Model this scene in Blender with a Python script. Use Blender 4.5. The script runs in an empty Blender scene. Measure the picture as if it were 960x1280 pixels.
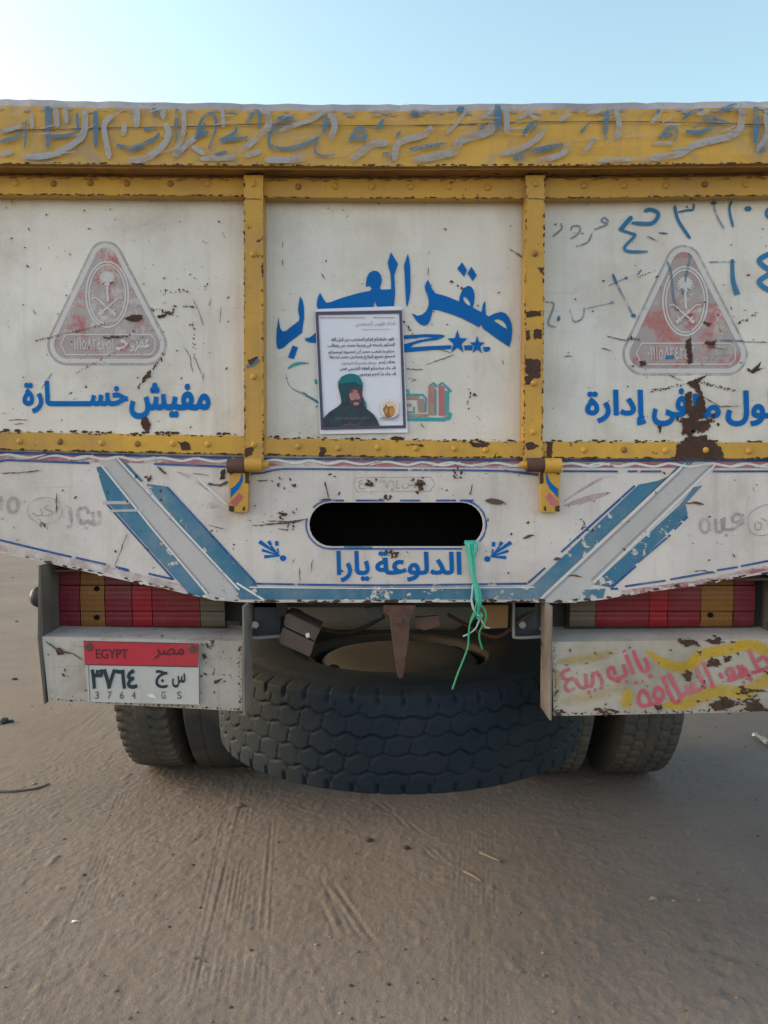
import bpy, bmesh, math, random
import numpy as np
from mathutils import Vector, Matrix
from mathutils.geometry import tessellate_polygon, delaunay_2d_cdt

R_ = math.radians
SC = bpy.context.scene
COL = SC.collection
random.seed(7)

# ------------------------------------------------------------------ camera, sky, sun, exposure
CAM = Vector((0.0, -1.72, 1.2))
FPX = 960.0
PITCH = math.atan(40 / FPX)
cd = bpy.data.cameras.new("camera")
cd.sensor_fit = 'HORIZONTAL'
cd.sensor_width = 27.0
cd.lens = 27.0
cd.clip_start = 0.05
cd.clip_end = 5000
cam = bpy.data.objects.new("camera", cd)
cam.location = CAM
cam.rotation_euler = (math.pi / 2 - PITCH, 0, 0)
COL.objects.link(cam)
SC.camera = cam

SUN_EL = 22.0
SUN_AZ = -78.0         # compass-like: 0 = +Y, clockwise positive, so this is low on the left, beyond the truck
w = bpy.data.worlds.new("World")
SC.world = w
w.use_nodes = True
wn = w.node_tree
sky = wn.nodes.new("ShaderNodeTexSky")
sky.sky_type = 'NISHITA'
sky.sun_disc = False
sky.sun_elevation = R_(SUN_EL)
sky.sun_rotation = R_(SUN_AZ)
sky.altitude = 0
sky.air_density = 1.3
sky.dust_density = 2.2
sky.ozone_density = 1.0
bg = wn.nodes["Background"]
bg.inputs[1].default_value = 0.14
# sky tinted by direction: cyan ahead, boosted and warmer behind to brighten the tailgate
geo = wn.nodes.new("ShaderNodeTexCoord")
sep = wn.nodes.new("ShaderNodeSeparateXYZ")
wn.links.new(geo.outputs["Generated"], sep.inputs[0])
mr = wn.nodes.new("ShaderNodeMapRange")
mr.inputs[1].default_value = -0.5; mr.inputs[2].default_value = 0.6
mr.interpolation_type = 'SMOOTHSTEP'
wn.links.new(sep.outputs[1], mr.inputs[0])
tint = wn.nodes.new("ShaderNodeMix"); tint.data_type = 'RGBA'
tint.inputs[6].default_value = (1.56, 1.37, 1.26, 1)
tint.inputs[7].default_value = (1.14, 1.19, 1.03, 1)
wn.links.new(mr.outputs[0], tint.inputs[0])
mul = wn.nodes.new("ShaderNodeMix"); mul.data_type = 'RGBA'; mul.blend_type = 'MULTIPLY'
mul.inputs[0].default_value = 1.0
wn.links.new(sky.outputs[0], mul.inputs[6]); wn.links.new(tint.outputs[2], mul.inputs[7])
wn.links.new(mul.outputs[2], bg.inputs[0])

sd = bpy.data.lights.new("sun", 'SUN')
sd.energy = 0.8
sd.angle = R_(50)
sd.color = (1.0, 0.9, 0.78)
sun = bpy.data.objects.new("sun", sd)
a, e = R_(SUN_AZ), R_(SUN_EL)
sdir = Vector((math.sin(a) * math.cos(e), math.cos(a) * math.cos(e), math.sin(e)))
sun.rotation_euler = sdir.to_track_quat('Z', 'Y').to_euler()
sun.location = sdir * 20
COL.objects.link(sun)

vs = SC.view_settings
vs.view_transform = 'Standard'
vs.look = 'None'
vs.gamma = 1.0
vs.use_curve_mapping = False
vs.exposure = 1.16

# ------------------------------------------------------------------ unprojection onto real planes
def ray(px, py):
    u, v = (px - 480) / FPX, (640 - py) / FPX
    return Vector((u, math.cos(PITCH) + v * math.sin(PITCH), v * math.cos(PITCH) - math.sin(PITCH)))

def W(px, py, Y=0.0):
    d = ray(px, py)
    t = (Y - CAM.y) / d.y
    return CAM + d * t

def G(px, py, z=0.0):
    d = ray(px, py)
    t = (z - CAM.z) / d.z
    return CAM + d * t

def zr(z0, sc, x, y):      # a reading from an enlargement: origin, scale
    return (z0[0] + x / sc, z0[1] + y / sc)

def Z(z0, sc, pts=None):
    if pts is None:
        (z0, sc), pts = z0, sc
    return [zr(z0, sc, *p) for p in pts]

# ------------------------------------------------------------------ materials
def lin(r, g, b):
    f = lambda c: (c / 255 / 12.92) if c / 255 <= 0.04045 else ((c / 255 + 0.055) / 1.055) ** 2.4
    return (f(r), f(g), f(b), 1)

class NT:
    def __init__(s, name):
        s.m = bpy.data.materials.new(name)
        s.m.use_nodes = True
        s.t = s.m.node_tree
        s.b = s.t.nodes["Principled BSDF"]
        s.out = s.t.nodes["Material Output"]
        s.tc = s.t.nodes.new("ShaderNodeTexCoord").outputs["Object"]
    def link(s, a, b): s.t.links.new(a, b)
    def val(s, sock, v):
        if hasattr(v, "is_linked"): s.link(v, sock)
        else: sock.default_value = v
    def mapping(s, scale, loc=(0, 0, 0), rot=(0, 0, 0)):
        n = s.t.nodes.new("ShaderNodeMapping")
        n.inputs["Scale"].default_value = scale
        n.inputs["Location"].default_value = loc
        n.inputs["Rotation"].default_value = rot
        s.link(s.tc, n.inputs[0])
        return n.outputs[0]
    def noise(s, scale, detail=4, rough=0.55, vec=None, dist=0.0):
        n = s.t.nodes.new("ShaderNodeTexNoise")
        n.inputs["Scale"].default_value = scale
        n.inputs["Detail"].default_value = detail
        n.inputs["Roughness"].default_value = rough
        n.inputs["Distortion"].default_value = dist
        s.link(vec or s.tc, n.inputs["Vector"])
        return n.outputs["Fac"]
    def voronoi(s, scale, vec=None, feature='F1'):
        n = s.t.nodes.new("ShaderNodeTexVoronoi")
        n.feature = feature
        n.inputs["Scale"].default_value = scale
        s.link(vec or s.tc, n.inputs["Vector"])
        return n.outputs["Distance"]
    def ramp(s, x, lo, hi, a=0.0, b=1.0):
        n = s.t.nodes.new("ShaderNodeMapRange")
        n.clamp = True
        s.val(n.inputs[0], x)
        n.inputs[1].default_value = lo; n.inputs[2].default_value = hi
        n.inputs[3].default_value = a; n.inputs[4].default_value = b
        return n.outputs[0]
    def math(s, op, a, b=0.0):
        n = s.t.nodes.new("ShaderNodeMath"); n.operation = op
        s.val(n.inputs[0], a); s.val(n.inputs[1], b)
        return n.outputs[0]
    def mix(s, f, a, b, mode='MIX'):
        n = s.t.nodes.new("ShaderNodeMix"); n.data_type = 'RGBA'; n.blend_type = mode
        s.val(n.inputs[0], f); s.val(n.inputs[6], a); s.val(n.inputs[7], b)
        return n.outputs[2]
    def bump(s, h, strength, dist=0.002, prev=None):
        n = s.t.nodes.new("ShaderNodeBump")
        n.inputs["Strength"].default_value = strength
        n.inputs["Distance"].default_value = dist
        s.link(h, n.inputs["Height"])
        if prev is not None: s.link(prev, n.inputs["Normal"])
        return n.outputs[0]
    def alpha(s, f):
        tr = s.t.nodes.new("ShaderNodeBsdfTransparent")
        mx = s.t.nodes.new("ShaderNodeMixShader")
        s.val(mx.inputs[0], f)
        s.link(tr.outputs[0], mx.inputs[1]); s.link(s.b.outputs[0], mx.inputs[2])
        s.link(mx.outputs[0], s.out.inputs[0])

RUST = (0.055, 0.034, 0.027, 1)
RUSTL = (0.11, 0.055, 0.035, 1)

def paint(name, col, dirt=(0.20, 0.16, 0.12, 1), dirt_amt=0.35, streak=0.2, chip=0.0, rough=0.55, var=0.18,
          wear=None, wear_scale=30, opacity=1.0, dents=0.25, seed=0.0, spec=0.35, col2=None, col2_rng=(0.5, 0.62), col2_scale=12, wearlo=0.06,
          stretch=(1, 1, 1)):
    n = NT(name)
    off = (seed * 3.1, seed * 1.7, seed * 2.3)
    v0 = n.mapping((1, 1, 1), off)
    c = col
    if col2 is not None:
        c = n.mix(n.ramp(n.noise(col2_scale, 5, 0.6, v0, 0.4), *col2_rng), c, col2)
    big = n.noise(2.6, 6, 0.6, v0)
    c = n.mix(1.0, c, n.mix(n.ramp(big, 0.3, 0.7), (1 - var,) * 3 + (1,), (1 + var * 0.6,) * 3 + (1,)), 'MULTIPLY')
    grain = n.noise(260, 3, 0.7, v0)
    c = n.mix(1.0, c, n.mix(grain, (0.86,) * 3 + (1,), (1.12,) * 3 + (1,)), 'MULTIPLY')
    if dirt_amt:
        d1 = n.ramp(n.noise(5.5, 9, 0.68, v0, 0.3), 0.48, 0.72)
        c = n.mix(n.math('MULTIPLY', d1, dirt_amt), c, dirt)
    if streak:
        vsx = n.mapping((26, 26, 1.6), off)
        s1 = n.ramp(n.noise(1.0, 6, 0.65, vsx), 0.52, 0.75)
        c = n.mix(n.math('MULTIPLY', s1, streak), c, dirt)
        vsy = n.mapping((3, 9, 60), off, (0, 0.5, 0))
        s2 = n.ramp(n.noise(1.0, 5, 0.7, vsy), 0.64, 0.70)
        c = n.mix(n.math('MULTIPLY', s2, streak * 0.8), c, dirt)
    rg = n.ramp(big, 0.3, 0.7, rough - 0.08, rough + 0.12)
    if chip:
        ck = n.math('ADD', n.noise(48, 6, 0.6, v0, 0.5), n.math('MULTIPLY', n.noise(5, 3, 0.5, v0), 0.55))
        th = 1.13 - chip * 0.6
        ckm = n.ramp(ck, th, th + 0.012)
        ckh = n.ramp(ck, th - 0.03, th, 0, 0.35)
        c = n.mix(ckh, c, RUSTL)
        c = n.mix(ckm, c, n.mix(n.noise(90, 3, 0.6, v0), RUST, RUSTL))
        rg = n.math('MAXIMUM', rg, n.math('MULTIPLY', ckm, 0.85))
    n.val(n.b.inputs["Base Color"], c)
    n.val(n.b.inputs["Roughness"], rg)
    n.b.inputs["Specular IOR Level"].default_value = spec
    if dents:
        b = n.bump(n.noise(4.0, 3, 0.5, v0), dents, 0.02)
        b = n.bump(n.noise(120, 4, 0.6, v0), 0.12, 0.002, b)
        if chip: b = n.bump(n.math('SUBTRACT', 1.0, ckm), 0.4, 0.001, b)
        n.link(b, n.b.inputs["Normal"])
    if wear is not None or opacity < 1:
        f = opacity
        if wear is not None:
            vw = n.mapping(stretch, off)
            wn_ = n.math('ADD', n.math('MULTIPLY', n.noise(wear_scale, 7, 0.68, vw, 0.3), 0.7), n.math('MULTIPLY', n.noise(wear_scale * 0.15, 3, 0.5, vw), 0.3))
            f = n.math('MULTIPLY', n.ramp(wn_, wear, wear + wearlo), opacity)
        n.alpha(f)
    return n.m

def plain(name, col, rough=0.6, metal=0.0, spec=0.3, noise=0.2, scale=30, bump=0.15, dust=None, dust_amt=0.4, dust_scale=7):
    n = NT(name)
    c = n.mix(n.noise(scale, 6, 0.65), tuple(x * (1 - noise) for x in col[:3]) + (1,), tuple(min(1, x * (1 + noise)) for x in col[:3]) + (1,))
    if dust:
        c = n.mix(n.math('MULTIPLY', n.ramp(n.noise(dust_scale, 7, 0.65, None, 0.4), 0.4, 0.68), dust_amt), c, dust)
    n.val(n.b.inputs["Base Color"], c)
    n.b.inputs["Roughness"].default_value = rough
    n.b.inputs["Metallic"].default_value = metal
    n.b.inputs["Specular IOR Level"].default_value = spec
    if bump:
        n.link(n.bump(n.noise(scale * 3, 5, 0.6), bump, 0.003), n.b.inputs["Normal"])
    return n.m

M = {}
M['white'] = paint("white_panel_paint", (0.64, 0.62, 0.575, 1), (0.37, 0.33, 0.275, 1), 0.55, 0.32, 0.175, 0.5, 0.12, dents=0.8)
M['flap'] = paint("white_flap_paint", (0.60, 0.56, 0.53, 1), (0.34, 0.285, 0.25, 1), 0.55, 0.42, 0.205, 0.5, 0.14, dents=0.7, seed=2)
M['bump'] = paint("bumper_paint", (0.40, 0.375, 0.335, 1), (0.15, 0.12, 0.09, 1), 0.8, 0.55, 0.245, 0.55, 0.2, dents=0.5, seed=4)
M['bumpR'] = paint("bumper_worn_paint", (0.40, 0.37, 0.315, 1), (0.20, 0.165, 0.12, 1), 0.7, 0.45, 0.255, 0.55, 0.2, dents=0.5, seed=5)
M['yellow'] = paint("yellow_paint", (0.53, 0.305, 0.045, 1), (0.27, 0.16, 0.08, 1), 0.55, 0.4, 0.21, 0.5, 0.22, dents=0.3, seed=1)
M['yellowh'] = paint("yellow_header_paint", (0.53, 0.315, 0.055, 1), (0.28, 0.20, 0.14, 1), 0.55, 0.4, 0.16, 0.55, 0.2, dents=0.4, seed=3,
                     col2=(0.33, 0.25, 0.15, 1), col2_rng=(0.56, 0.66), col2_scale=9)
M['yellowd'] = paint("rusty_shaded_yellow_paint", (0.30, 0.16, 0.045, 1), (0.09, 0.05, 0.035, 1), 0.8, 0.6, 0.26, 0.65, 0.25, dents=0.3, seed=6)  # rusted yellow, its brown also carries the shade below the header
M['grey_edge'] = paint("weathered_grey_edge", (0.30, 0.29, 0.30, 1), (0.16, 0.12, 0.11, 1), 0.6, 0.4, 0.2, 0.6, 0.25, dents=0.5, seed=7)
M['rust'] = plain("rust", RUST, 0.9, 0, 0.2, 0.5, 60, 0.6, dust=RUSTL, dust_amt=0.55, dust_scale=35)
M['rustbar'] = plain("rusty_iron", (0.085, 0.045, 0.035, 1), 0.85, 0, 0.25, 0.4, 50, 0.6, dust=(0.15, 0.10, 0.075, 1), dust_amt=0.5, dust_scale=20)
M['scr'] = plain("scratch", (0.10, 0.078, 0.066, 1), 0.9, 0, 0.1, 0.3, 60, 0)
M['blue'] = paint("blue_lettering_paint", (0.004, 0.125, 0.42, 1), (0.02, 0.10, 0.30, 1), 0.3, 0.1, 0, 0.7, 0.15, wear=0.315, wear_scale=40, dents=0, seed=1, spec=0.12)
M['bluelight'] = paint("faded_blue_stripe_paint", (0.05, 0.165, 0.265, 1), (0.26, 0.30, 0.32, 1), 0.6, 0.4, 0, 0.6, 0.25, spec=0.2, wear=0.415, wear_scale=34, dents=0, seed=2, wearlo=0.03)
M['bluedark'] = paint("dark_blue_line_paint", (0.012, 0.075, 0.27, 1), (0.4, 0.4, 0.4, 1), 0.25, 0.2, 0, 0.55, 0.15, wear=0.385, wear_scale=45, dents=0, seed=3, wearlo=0.03)
M['greyband'] = paint("grey_band_paint", (0.44, 0.43, 0.43, 1), (0.55, 0.53, 0.5, 1), 0.5, 0.3, 0.14, 0.55, 0.12, wear=0.33, wear_scale=20, dents=0, seed=4)
M['greyline'] = paint("grey_line_paint", (0.27, 0.27, 0.30, 1), (0.5, 0.5, 0.5, 1), 0.3, 0.3, 0, 0.55, 0.12, wear=0.38, wear_scale=30, dents=0, seed=5)
M['whiteline'] = paint("white_line_paint", (0.66, 0.66, 0.66, 1), (0.4, 0.38, 0.36, 1), 0.3, 0.3, 0, 0.55, 0.1, wear=0.36, wear_scale=30, dents=0, seed=6)
M['pink'] = paint("faded_pink_paint", (0.42, 0.13, 0.17, 1), (0.5, 0.42, 0.4, 1), 0.5, 0.5, 0, 0.55, 0.2, wear=0.41, wear_scale=22, opacity=0.8, dents=0, seed=7, wearlo=0.12, stretch=(0.5, 1, 2))
M['pinkf'] = paint("very_faded_pink_paint", (0.42, 0.25, 0.26, 1), (0.45, 0.38, 0.36, 1), 0.5, 0.5, 0, 0.55, 0.2, wear=0.40, wear_scale=26, opacity=0.42, dents=0, seed=8, wearlo=0.16)
M['hgrey'] = paint("grey_brush_paint", (0.33, 0.35, 0.385, 1), (0.36, 0.28, 0.18, 1), 0.3, 0.3, 0, 0.6, 0.2, wear=0.36, wear_scale=24, opacity=0.85, dents=0, seed=9, wearlo=0.16, stretch=(1, 1, 1.6))
M['hblue'] = paint("teal_brush_paint", (0.045, 0.16, 0.27, 1), (0.20, 0.22, 0.22, 1), 0.35, 0.3, 0, 0.6, 0.25, wear=0.36, wear_scale=24, opacity=0.9, dents=0, seed=10, wearlo=0.16, stretch=(1, 1, 1.6))
M['marker'] = paint("blue_marker", (0.01, 0.15, 0.33, 1), (0.4, 0.4, 0.4, 1), 0.15, 0.1, 0, 0.5, 0.2, wear=0.31, wear_scale=70, opacity=0.95, dents=0, seed=11)
M['markerf'] = paint("faint_blue_marker", (0.06, 0.17, 0.27, 1), (0.4, 0.4, 0.4, 1), 0.15, 0.1, 0, 0.5, 0.2, wear=0.36, wear_scale=60, opacity=0.6, dents=0, seed=12, wearlo=0.12)
M['faint'] = paint("faint_grey_lettering", (0.30, 0.285, 0.29, 1), (0.5, 0.47, 0.45, 1), 0.3, 0.2, 0, 0.6, 0.15, wear=0.36, wear_scale=50, opacity=0.55, dents=0, seed=13, wearlo=0.15)
M['emgrey'] = paint("emblem_grey", (0.37, 0.36, 0.375, 1), (0.5, 0.48, 0.46, 1), 0.3, 0.2, 0, 0.6, 0.12, wear=0.30, wear_scale=40, opacity=0.9, dents=0, seed=14)
M['emring'] = paint("emblem_dark_grey", (0.29, 0.275, 0.28, 1), (0.5, 0.48, 0.46, 1), 0.3, 0.2, 0, 0.6, 0.12, wear=0.34, wear_scale=40, opacity=0.42, dents=0, seed=15, wearlo=0.16)
M['emred'] = paint("emblem_faded_red", (0.40, 0.345, 0.36, 1), (0.48, 0.45, 0.45, 1), 0.2, 0.1, 0, 0.6, 0.1, wear=0.30, wear_scale=45, wearlo=.2, opacity=0.60, dents=0, seed=2,
                   col2=(0.46, 0.075, 0.105, 1), col2_rng=(0.50, 0.62), col2_scale=19)
M['emredR'] = paint("emblem_faded_red_smudged", (0.39, 0.33, 0.34, 1), (0.48, 0.45, 0.45, 1), 0.2, 0.1, 0, 0.6, 0.1, wear=0.30, wear_scale=45, wearlo=.2, opacity=0.62, dents=0, seed=9,
                    col2=(0.46, 0.09, 0.10, 1), col2_rng=(0.50, 0.62), col2_scale=19)
M['emwhite'] = paint("emblem_white", (0.60, 0.60, 0.60, 1), (0.4, 0.38, 0.38, 1), 0.3, 0.2, 0, 0.6, 0.1, wear=0.28, wear_scale=50, opacity=0.85, dents=0, seed=16, wearlo=0.12)
M['teal'] = paint("teal_outline_paint", (0.03, 0.30, 0.34, 1), (0.4, 0.4, 0.38, 1), 0.2, 0.2, 0, 0.55, 0.15, wear=0.35, wear_scale=60, dents=0, seed=17)
M['mauve'] = paint("mauve_letter_paint", (0.33, 0.24, 0.22, 1), (0.4, 0.36, 0.33, 1), 0.4, 0.2, 0, 0.55, 0.2, wear=0.33, wear_scale=60, dents=0, seed=18, col2=(0.42, 0.12, 0.14, 1), col2_rng=(0.52, 0.7), col2_scale=20)
M['redlet'] = paint("red_letter_paint", (0.42, 0.10, 0.12, 1), (0.4, 0.33, 0.3, 1), 0.4, 0.2, 0, 0.55, 0.2, wear=0.33, wear_scale=60, dents=0, seed=19)
M['pinklet'] = paint("pink_brush_lettering", (0.50, 0.085, 0.13, 1), (0.5, 0.35, 0.33, 1), 0.35, 0.2, 0, 0.55, 0.2, wear=0.37, wear_scale=50, opacity=0.92, dents=0, seed=20, wearlo=0.1)
M['ysoft'] = paint("sprayed_yellow_paint", (0.60, 0.40, 0.03, 1), (0.5, 0.45, 0.35, 1), 0.3, 0.3, 0, 0.55, 0.2, wear=0.33, wear_scale=10, opacity=0.6, dents=0, seed=21, wearlo=0.25)
M['yfaint'] = paint("thin_yellow_paint", (0.56, 0.42, 0.16, 1), (0.5, 0.45, 0.35, 1), 0.3, 0.3, 0, 0.55, 0.2, wear=0.34, wear_scale=10, opacity=0.26, dents=0, seed=22, wearlo=0.3)
M['dark'] = plain("dark_chassis_paint", (0.022, 0.024, 0.027, 1), 0.6, 0, 0.3, 0.3, 20, 0.3, dust=(0.07, 0.06, 0.05, 1), dust_amt=0.5)
M['chblue'] = plain("dark_blue_chassis", (0.025, 0.038, 0.055, 1), 0.5, 0, 0.4, 0.3, 20, 0.3, dust=(0.08, 0.07, 0.06, 1), dust_amt=0.5)
M['tank'] = plain("dusty_grey_steel", (0.30, 0.31, 0.31, 1), 0.7, 0, 0.3, 0.2, 14, 0.3, dust=(0.32, 0.29, 0.25, 1), dust_amt=0.6)
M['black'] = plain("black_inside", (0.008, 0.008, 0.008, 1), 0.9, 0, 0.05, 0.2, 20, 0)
M['khaki'] = plain("khaki_rim_paint", (0.085, 0.072, 0.054, 1), 0.65, 0, 0.3, 0.2, 20, 0.3, dust=(0.07, 0.052, 0.04, 1), dust_amt=0.6)
M['rimdark'] = plain('dark_rim_flange', (0.05, 0.043, 0.035, 1), 0.7, 0, 0.3, 0.3, 30, 0.3)
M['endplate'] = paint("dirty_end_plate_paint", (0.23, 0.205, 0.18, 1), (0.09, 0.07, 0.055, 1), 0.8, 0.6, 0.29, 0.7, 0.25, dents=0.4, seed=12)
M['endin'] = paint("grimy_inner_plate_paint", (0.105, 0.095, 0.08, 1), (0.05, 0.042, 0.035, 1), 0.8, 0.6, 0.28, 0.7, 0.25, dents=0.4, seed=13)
M['tyre'] = plain("spare_rubber", (0.006, 0.0135, 0.022, 1), 0.75, 0, 0.22, 0.25, 45, 0.35, dust=(0.021, 0.027, 0.031, 1), dust_amt=0.5, dust_scale=5)
M['tyreside'] = plain("dusty_sidewall", (0.010, 0.014, 0.017, 1), 0.75, 0, 0.25, 0.25, 30, 0.3, dust=(0.04, 0.038, 0.033, 1), dust_amt=0.7, dust_scale=4)
M['tyredust'] = plain("dusty_tread_rubber", (0.065, 0.07, 0.067, 1), 0.85, 0, 0.2, 0.25, 40, 0.35, dust=(0.13, 0.105, 0.09, 1), dust_amt=0.6, dust_scale=9)
M['tyrebald'] = plain("worn_tread_rubber", (0.035, 0.042, 0.046, 1), 0.8, 0, 0.2, 0.25, 30, 0.3, dust=(0.12, 0.085, 0.075, 1), dust_amt=0.6, dust_scale=5)
M['lampbox'] = plain("rusty_lamp_box", (0.12, 0.09, 0.075, 1), 0.8, 0, 0.25, 0.3, 25, 0.4, dust=(0.075, 0.045, 0.035, 1), dust_amt=0.6, dust_scale=12)
M['wood'] = plain("worn_wooden_block", (0.20, 0.12, 0.055, 1), 0.8, 0, 0.2, 0.25, 18, 0.3)
M['paper'] = plain("white_paper", (0.66, 0.68, 0.76, 1), 0.75, 0, 0.2, 0.05, 12, 0.1)
M['ink'] = plain("dark_print_ink", (0.05, 0.05, 0.085, 1), 0.7, 0, 0.2, 0.2, 200, 0)
M['inkf'] = plain("grey_print_ink", (0.28, 0.28, 0.34, 1), 0.7, 0, 0.2, 0.1, 200, 0)
M['inkframe'] = plain("frame_print_ink", (0.075, 0.07, 0.13, 1), 0.6, 0, 0.25, 0.15, 60, 0)
M['inkred'] = plain("red_print_ink", (0.36, 0.12, 0.15, 1), 0.7, 0, 0.2, 0.2, 200, 0)
M['coat'] = plain("printed_dark_coat", (0.035, 0.045, 0.06, 1), 0.6, 0, 0.25, 0.4, 60, 0, dust=(0.03, 0.11, 0.12, 1), dust_amt=0.4, dust_scale=30)
M['beanie'] = plain("printed_teal_beanie", (0.012, 0.16, 0.19, 1), 0.6, 0, 0.25, 0.3, 80, 0)
M['beanied'] = plain("printed_dark_beanie", (0.02, 0.07, 0.09, 1), 0.6, 0, 0.25, 0.3, 80, 0)
M['skin'] = plain("printed_skin", (0.38, 0.19, 0.19, 1), 0.6, 0, 0.25, 0.25, 120, 0)
M['skind'] = plain("printed_dark_skin", (0.09, 0.05, 0.06, 1), 0.6, 0, 0.25, 0.3, 120, 0)
M['gold'] = plain("printed_gold", (0.50, 0.24, 0.06, 1), 0.6, 0, 0.25, 0.5, 220, 0)
M['goldd'] = plain("printed_brown", (0.22, 0.12, 0.07, 1), 0.6, 0, 0.25, 0.4, 220, 0)
M['glow'] = plain("printed_pale_orange", (0.66, 0.52, 0.38, 1), 0.7, 0, 0.2, 0.1, 150, 0)
M['glow0'] = plain('printed_pale_glow', (0.66, 0.62, 0.62, 1), 0.7, 0, 0.2, 0.06, 150, 0)
M['goldtx'] = plain("printed_gold_text", (0.26, 0.20, 0.12, 1), 0.6, 0, 0.25, 0.2, 150, 0)
M['platew'] = paint("plate_grey_paint", (0.46, 0.46, 0.44, 1), (0.25, 0.22, 0.18, 1), 0.3, 0.2, 0.13, 0.45, 0.1, dents=0.3, seed=3)
M['plater'] = paint("plate_red_paint", (0.42, 0.025, 0.045, 1), (0.25, 0.1, 0.08, 1), 0.25, 0.2, 0.12, 0.45, 0.12, dents=0.3, seed=4)
M['platei'] = plain("plate_black_ink", (0.02, 0.035, 0.045, 1), 0.6, 0, 0.25, 0.3, 80, 0)
M['platein'] = plain("plate_faint_ink", (0.09, 0.09, 0.09, 1), 0.6, 0, 0.25, 0.3, 80, 0)
M['platered_ink'] = plain("plate_dark_red_ink", (0.085, 0.02, 0.028, 1), 0.6, 0, 0.25, 0.3, 80, 0)
M['rope'] = plain("teal_plastic_rope", (0.06, 0.42, 0.31, 1), 0.45, 0, 0.4, 0.25, 200, 0.2)
M['ropeg'] = plain("green_plastic_twine", (0.035, 0.30, 0.12, 1), 0.45, 0, 0.4, 0.25, 200, 0.2)
M['ropew'] = plain("pale_plastic_twine", (0.32, 0.52, 0.46, 1), 0.45, 0, 0.4, 0.2, 200, 0.2)

def lens(name, col, dust_amt=0.35):
    n = NT(name)
    v = n.mapping((1, 1, 1))
    d = n.ramp(n.noise(14, 6, 0.6, v), 0.35, 0.75)
    c = n.mix(n.math('MULTIPLY', d, dust_amt * .7), col, (0.14, 0.10, 0.085, 1))
    vx = n.mapping((1.5, 1, 26))
    c = n.mix(n.math('MULTIPLY', n.ramp(n.noise(3, 3, 0.5, vx), 0.55, 0.7), 0.25), c, tuple(x * 0.45 for x in col[:3]) + (1,))
    n.val(n.b.inputs["Base Color"], c)
    n.b.inputs["Roughness"].default_value = 0.38
    n.b.inputs["Specular IOR Level"].default_value = 0.28
    wv = n.t.nodes.new("ShaderNodeTexWave")
    wv.wave_type = 'BANDS'; wv.bands_direction = 'Z'
    wv.inputs["Scale"].default_value = 26
    n.link(n.tc, wv.inputs[0])
    wx = n.t.nodes.new("ShaderNodeTexWave")
    wx.wave_type = 'BANDS'; wx.bands_direction = 'X'
    wx.inputs["Scale"].default_value = 55
    n.link(n.tc, wx.inputs[0])
    b = n.bump(wv.outputs[1], 0.18, 0.003)
    n.link(n.bump(wx.outputs[1], 0.2, 0.002, b), n.b.inputs["Normal"])
    return n.m
M['lensr'] = lens("red_lens_plastic", (0.17, 0.008, 0.018, 1))
M['lensR'] = lens("bright_red_lens_plastic", (0.25, 0.009, 0.018, 1), 0.15)
M['lensm'] = lens("purple_red_lens_plastic", (0.145, 0.010, 0.022, 1))
M['lensa'] = lens("amber_lens_plastic", (0.20, 0.085, 0.016, 1), 0.3)
M['lensw'] = lens("clear_lens_plastic", (0.10, 0.083, 0.06, 1), 0.5)

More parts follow.
